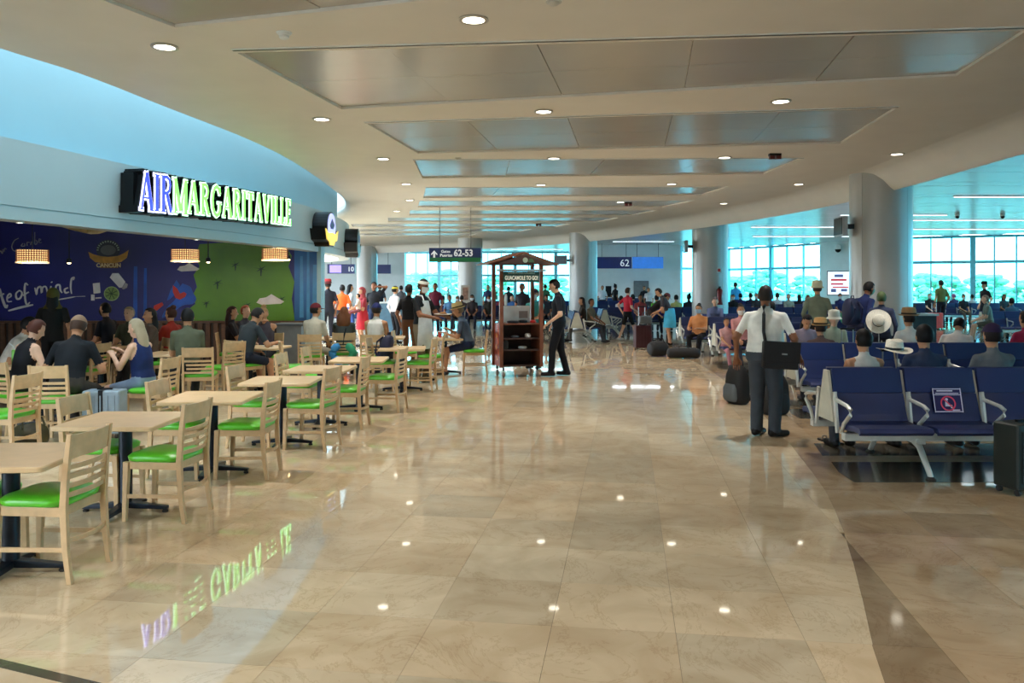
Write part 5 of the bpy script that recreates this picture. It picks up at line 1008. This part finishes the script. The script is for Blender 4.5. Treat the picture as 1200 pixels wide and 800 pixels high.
# --- far seated rows: (u, depth, facing, shirt, hair, hairstyle, label)
q = 'travellers in the far gate seats'
far = [(488,33.98,0,(40,50,80),(20,18,18),'short','far seated traveller in navy left of the waiter'), (497,33.98,0,(60,60,70),(24,20,18),'short','far seated traveller in grey behind the waiter'), (519,33.98,0,(200,206,210),(20,16,16),'long','far seated traveller in white right of the maroon shirt'),
 (527,33.02,180,(90,130,170),(40,30,24),'short','far seated traveller in light blue facing the camera'), (536,33.02,180,(40,36,40),(60,40,30),'long','far seated woman in black left of the column notice'), (541,33.98,0,(80,60,60),(30,24,20),'short','far seated traveller in brown below the hanging sign'),
 (553.5,33.02,180,(52,44,48),(44,30,24),'long','far seated long-haired woman right of the column notice'), (573,33.02,180,(40,40,34),(40,30,26),'short','far seated man in dark olive left of the cart'), (588,33.98,0,(130,50,60),(20,16,16),'short','far seated traveller in rose behind the cart post'),
 (600,33.02,180,(70,110,170),(20,18,16),'short','far seated traveller in blue seen through the cart'), (684,25.8,90,(60,54,46),(40,28,22),'long','seated traveller behind the masked man on the end-on bench'), (692,25.6,-120,(92,82,66),(24,20,18),'short','seated man in olive jacket and mask on the end-on bench'),
 (742,31.48,0,(40,50,90),(20,18,16),'short','seated traveller in navy behind the walking woman'), (770,31.48,0,(110,200,60),(24,20,18),'short','seated traveller in neon green behind the bending people'), (776,30.52,180,(70,60,140),(60,40,140),'long','traveller with purple cap in the long bench'), (793,31.48,0,(214,206,130),(30,24,20),'short','seated traveller in pale yellow near the second column'), (808,31.48,0,(40,40,50),(24,18,18),'bun','seated traveller in black near the second column'),
 (859,35.52,180,(30,30,34),(30,22,20),'short','seated traveller in black under the middle windows'), (868,36.48,0,(40,50,110),(20,18,16),'short','seated traveller in blue under the middle windows'), (880,36.48,0,(50,60,90),(24,20,18),'short','second seated traveller in blue under the middle windows'), (886,35.52,180,(60,60,66),(40,30,26),'short','seated traveller in grey left of the white polo man'),
 (911,36.48,0,(220,222,224),(20,18,16),'short','seated traveller in white right of the white polo man'), (924,35.52,180,(150,160,150),(70,60,50),'short','seated traveller in pale green under the middle windows'), (937,36.48,0,(36,34,44),(24,20,18),'long','seated traveller in black right part of middle windows'), (946,35.52,180,(190,190,196),(40,30,26),'short','seated traveller in light grey beside the bucket-hat man'), (984,35.52,180,(30,40,90),(24,20,18),'short','seated traveller in navy below the backlit poster'),
 (1089,38.02,180,(30,30,34),(50,34,26),'short','seated traveller in black left of the green-shirted man'), (1118,38.98,0,(70,70,110),(150,90,140),'short','seated traveller in violet right of the green-shirted man'), (1128,38.02,180,(36,34,40),(40,30,24),'bun','seated woman in black with legs stretched under the windows'), (1187,26.48,0,(60,96,120),(24,22,24),'short','seated silhouette in blue at the right edge windows'), (1140,38.98,0,(200,204,206),(30,24,20),'short','seated traveller in white left of the black-hatted woman'), (1176,38.02,180,(50,60,70),(24,20,18),'long','seated long-haired traveller in slate right of the black-hatted woman'), (905,18.38,0,(60,66,84),(24,20,18),'short','seated traveller in slate hidden behind the white polo man'), (750,30.52,180,(150,60,60),(30,24,20),'short','seated traveller in brick red right of the walking woman'), (728,31.48,0,(190,196,200),(24,20,18),'short','seated traveller in light grey left of the walking woman'), (640,33.02,180,(44,50,60),(20,18,16),'short','seated traveller in slate behind the man in black'), (1062,38.02,180,(40,60,130),(30,24,20),'short','seated traveller in blue beside the nearest column')]
for u, Y, fc, sh, ha, hs, lab in far: person(lab, W(u, Y), Y-(.0 if fc else 0), fc, 'sit', 1.72+random.uniform(-.06,.06), random.choice('ltb'), sh, random.choice([(30,34,50),(50,50,54),(90,84,76)]), hair=ha, hairstyle=hs, lod=2, mask=(210,220,226) if fc == 180 and random.random() < .6 else None, lean=random.uniform(0,10), headyaw=random.uniform(-25,25), group=q)
# standing far people
q = 'standing travellers and gate staff'
for u, Y, fc, h, sk, sh, pa, ha, hs, ht, htc, lab in ((706,46,170,1.74,'t',(214,218,224),(40,44,60),(24,20,18),'short',None,0,'gate agent in white shirt at the gate desk'), (721,46.6,-60,1.82,'b',(20,20,24),(20,20,24),(16,14,14),'bun',None,0,'slim woman in black standing at the gate desk'),
  (755,48,180,1.72,'t',(26,28,36),(26,28,36),(18,16,16),'short',None,0,'staff member in black in front of the grey door'), (760,44,170,1.62,'t',(216,216,220),(60,60,70),(30,24,20),'short',None,0,'person in white before the grey door'), (862,41,10,1.9,'b',(50,150,210),(40,50,80),(30,24,20),'short',None,0,'standing man in bright blue before the middle windows'),
  (1103,33.6,8,1.96,'t',(104,112,60),(24,26,40),(24,20,18),'short',None,0,'standing man in olive green shirt before the right windows'), (1154,33,100,1.88,'l',(26,26,30),(30,32,40),(40,30,24),'short','brim',(20,20,24),'standing woman in black with black hat before the windows'), (612,25.5,150,1.8,'b',(24,22,30),(30,30,40),(18,16,16),'short',None,0,'bulky person in black seen through the cart'),
  (572,41,170,1.78,'t',(60,70,110),(40,40,50),(24,20,18),'short',None,0,'standing traveller in blue left of the cart roof post'), (639,43,20,1.8,'t',(70,120,90),(40,44,50),(24,20,18),'short',None,0,'standing traveller in green right of the cart'), (596,40,0,1.7,'b',(30,30,36),(30,30,40),(20,16,16),'short',None,0,'standing traveller in black between the cart posts'), (445,36,0,1.8,'t',(30,36,50),(40,40,50),(20,16,16),'short',None,0,'standing traveller in navy behind the podium'), (470,37,0,1.74,'t',(90,90,96),(40,40,50),(20,16,16),'short',None,0,'standing traveller in grey behind the podium')):
    person(lab, W(u,Y), Y, fc, h=h, skin=sk, shirt=sh, pants=pa, hair=ha, hairstyle=hs, hat=ht, hatcol=htc or (0,0,0), lod=2, group=q)
person('walking woman in red shirt, black shorts and white mask', *PX(735.5, 26.4), -62, h=1.7, skin='l', shirt=(190,34,56), pants=(18,16,18), hair=(60,36,26), hairstyle='short', mask=(222,222,220), shorts=True, stride=.26, lod=1, hl=(-.2,-.08,.92), hr=(.2,.2,.96), shoes=(190,186,180), fat=1.06)
person('bending person with dark pink cap over the luggage', *PX(762, 25.6), -100, h=1.72, skin='t', shirt=(34,26,28), pants=(60,50,50), hair=(30,20,18), hat='cap', hatcol=(120,60,66), lean=48, headpitch=20, lod=1, hl=(-.1,.65,.9), hr=(.12,.6,.85))
person('person in dark top with turquoise wrap skirt bending to the left', *PX(785, 24.2), 84, h=1.74, skin='t', shirt=(50,48,54), pants=(70,160,190), hair=(36,26,24), lean=26, dress=(70,168,200), lod=1, headpitch=20, hl=(-.1,.45,.95), hr=(.12,.42,.9), shorts=True)
person('seated woman in orange and black top with mask on the bench end', *PX(819, 20.72), 150, 'sit', 1.66, 't', (196,130,80), (18,16,20), (160,140,130), (18,14,16), 'bun', lod=1, mask=(150,180,200), fat=1.2, hl=(-.1,.34,.72), hr=(.15,.34,.7), seat=.42)
person('man in headphones looking at a dark laptop by the second column', *PX(838, 23.12), 168, 'sit', 1.78, 'l', (86,96,130), (50,50,60), hair=(60,56,60), lod=1, headpitch=16)
person('person in pink shirt and mask left of the white polo man', *PX(868, 17.45), 178, 'sit', 1.66, 't', (214,150,150), (50,50,60), hair=(24,18,18), hairstyle='bun', mask=(226,226,226), lod=1)
person('pale pink dressed toddler seated beside the headphone man', *PX(851, 17.45), 190, 'sit', 1.25, 't', (210,160,160), (180,120,130), hair=(40,26,22), lod=2, z=.05)
# --- right-hand benches
person('dark-haired person in white tank top in the near bench, back turned', *PX(1013, 8.5), 6, 'sit', 1.66, 't', (214,208,200), (60,60,66), hair=(20,16,16), hairstyle='short', lod=0, seat=.44, tank=True)
person('black-haired man in slate blue shirt in the near bench, back turned', *PX(1084, 8.5), -2, 'sit', 1.72, 't', (48,58,84), (50,50,60), hair=(14,12,14), lod=0, seat=.44)
person('man in grey shirt with dark purple cap in the near bench, back turned', *PX(1164, 8.5), 3, 'sit', 1.73, 't', (104,108,112), (50,50,60), hair=(30,24,24), hat='cap', hatcol=(44,30,62), lod=0, seat=.44)
person('person with crimson sleeve at the right frame edge', *PX(1203, 12.1), 10, 'sit', 1.7, 't', (170,40,74), (50,50,60), hair=(30,22,20), lod=1, longsleeve=True)
person('woman in banded straw hat seated right of the white polo man', *PX(962, 12.05), 0, 'sit', 1.62, 't', (90,70,66), (50,50,60), hair=(40,26,22), hat='fedora', hatcol=(206,160,104), lod=0, seat=.42)
person('person in tan fedora and white shirt, back turned', *PX(1066, 12.1), 8, 'sit', 1.72, 't', (222,216,208), (60,60,66), hair=(40,30,26), hat='fedora', hatcol=(176,138,98), lod=0)
person('person in white shirt with black hair leaning forward to the right', *PX(1116, 12.2), -42, 'sit', 1.72, 't', (214,208,206), (60,60,66), hair=(16,14,16), lod=0, lean=34, headpitch=24)
person('dark-haired person seated in lavender beside the straw-hat woman', *PX(941, 13.82), 174, 'sit', 1.66, 't', (150,140,160), (50,50,60), hair=(16,14,14), lod=1, lean=22, headpitch=24, hairstyle='long')
person('person in pale sun hat behind the banded straw hat', *PX(976, 13.82), 170, 'sit', 1.62, 'l', (160,170,150), (60,60,66), hair=(120,110,100), hat='bucket', hatcol=(206,204,190), lod=1, lean=8)
person('standing man in sage jacket and cream bucket hat, back turned', *PX(958, 17.0), -16, h=1.80, skin='t', shirt=(112,122,104), pants=(26,26,30), hair=(60,50,44), hat='bucket', hatcol=(214,208,178), longsleeve=True, lod=0, fat=1.2, lean=6)
person('black-haired traveller in navy and green leaning forward with a pack', *PX(1004, 15.4), -70, h=1.86, skin='b', shirt=(26,38,84), pants=(30,34,60), hair=(16,14,14), lod=0, lean=22, longsleeve=True, headpitch=12, mask=(120,170,150))
backpack('bright green and navy backpack worn by the leaning traveller', (W(996, 15.4)-.02, 15.3, 1.02), R(205), M_nv, 1.05, mat('bag_green', (30,150,90), .6))
person('person with white hat hanging on the back by the nearest column', *PX(1033, 14.75), -30, h=1.62, skin='t', shirt=(50,58,84), pants=(40,44,60), hair=(70,84,50), hairstyle='short', lod=1, longsleeve=True)
def loose_hat(lab, loc, rot, r, m):
    t = thing('sun_hat', lab, 'hat', loc, 0, 'loose white hats'); t.rotation_euler = rot; n_ = 28
    MB().loft([[(q_*math.cos(2*PI*i/n_), q_*1.08*math.sin(2*PI*i/n_), z_+.02*math.cos(4*PI*i/n_)*(q_/r)) for i in range(n_)] for q_, z_ in ((r,.0),(r*.8,-.008),(.1,0),(.098,.05),(.09,.11),(.06,.125),(.001,.11))], cap=False).build('crown_and_brim', m, t, smooth=50)
    MB().loft([[((.103-.002*j)*math.cos(2*PI*i/n_), (.103-.002*j)*1.08*math.sin(2*PI*i/n_), .004+.028*j) for i in range(n_)] for j in range(2)], cap=False).build('hat_band', M_dark_metal, t)
M_straw = mat('white_straw', (226,220,204), .7, bump=.3, scale=60)
loose_hat('white straw hat resting on a suitcase handle behind the near bench', (W(1048, 9.85), 9.85, .985), (R(4),0,R(10)), .2, M_straw)
loose_hat('white straw hat tilted on a traveller\'s back by the nearest column', (W(1030, 14.5), 14.52, Zv(376,14.5)), (R(68),R(12),R(-20)), .21, M_straw)
person('seated man in sage shirt and shorts on the right bench, facing left', *PX(1160, 25.5), 70, 'sit', 1.82, 'l', (104,120,112), (90,90,80), (40,38,36), (120,104,90), 'buzz', shorts=True, lod=1, lean=10)
# shoulder bag of the white-shirted man
mx, my = PX(897, 9.55); sb = thing('shoulder_bag', 'black messenger bag hanging at the white-shirted man\'s hip', 'bag', (mx+.10, my-.2, .80)); sb.rotation_euler = (0, R(3), R(-6))
MB().box((0,0,.16),(.40,.12,.31)).build('body', M_bk, sb, bevel=.03, seg=3); MB().box((0,-.066,.2),(.41,.02,.24)).build('flap', M_bk, sb, bevel=.008); MB().box((.03,-.08,.18),(.06,.006,.016)).build('badge', mat('bag_badge',(170,170,170),.4), sb)
MB().tube([(-.17,.02,.3),(-.195,.03,.42),(-.205,.015,.62),(-.2,.07,.70),(-.17,.17,.715),(-.1,.28,.70)], .019, 8).build('strap', M_bk, sb)
# waiter's tray and red bracelet-free details, sandals under the near bench
wx, wy = PX(494, 15.05); t = thing('serving_tray', 'white serving plate in the waiter\'s hands', 'tray', (wx+.42, wy-.27, 1.155*1.85/1.72*.99)); MB().lathe([(.1,0),(.16,.015),(.165,.022),(.1,.008)],20).build('plate', M_white, t, smooth=40); MB().ell((0,0,.03),(.07,.07,.025),12,6).build('food', mat('food_brown', (150,100,50), .7), t)
for k, (u, v) in enumerate(((968, 517), (977, 519))):
    p = G(u, v); t = thing('sandal', ('left' if k == 0 else 'right') + ' sandal on the floor at the end of the near bench', 'shoe', p, R(20+10*k), 'sandals by the near bench')
    MB().prism([(.045*math.cos(a)*(1+.15*math.sin(a)), .13*math.sin(a)) for a in (2*PI*i/16 for i in range(16))], 0, .022).build('sole', M_glide, t); MB().tube([(-.045,.02,.02),(-.02,.03,.06),(.02,.03,.06),(.045,.02,.02)], .012, 6).build('strap', mat('sandal_tan',(150,130,110),.6), t)
# ------------------------------------------------------------------ finish the bodies: fused skin, cloth regions, fingers
dg = bpy.context.evaluated_depsgraph_get(); done = []
for body, seg, Sx, lod in PEND:
    me = bpy.data.meshes.new_from_object(body.evaluated_get(dg), preserve_all_data_layers=False, depsgraph=dg); done.append((body, me))
for (body, seg, Sx, lod), (_, me) in zip(PEND, done):
    mats_ = list(body.data.materials); body.modifiers.clear(); body.data = me; me.materials.clear()
    for m in mats_: me.materials.append(m)
    nP = len(me.polygons); c = np.empty(nP*3); me.polygons.foreach_get('center', c); c = c.reshape(-1, 3); best = np.full(nP, 1e9); lab = np.zeros(nP, int)
    for a, b, ra, rb, name in seg:
        a, b = np.array(a), np.array(b); d = b-a; tt = np.clip(((c-a) @ d)/max(d @ d, 1e-9), 0, 1); q_ = np.linalg.norm(c-(a+tt[:,None]*d), axis=1)-(ra+(rb-ra)*tt)
        s_ = q_ < best; best[s_] = q_[s_]; lab[s_] = ('skin','shirt','pants','shoes').index(name)
    me.polygons.foreach_set('material_index', lab.tolist()); me.polygons.foreach_set('use_smooth', [True]*nP)
    mb = MB()
    for (a, b), ra, rb in Sx: mb.caps(a, b, ra, rb, 6)
    fm = bpy.data.meshes.new('f'); fm.from_pydata(mb.v, [], mb.f); fm.polygons.foreach_set('use_smooth', [True]*len(fm.polygons))
    bm = bmesh.new(); bm.from_mesh(me); bm.from_mesh(fm); bm.to_mesh(me); bm.free(); bpy.data.meshes.remove(fm)
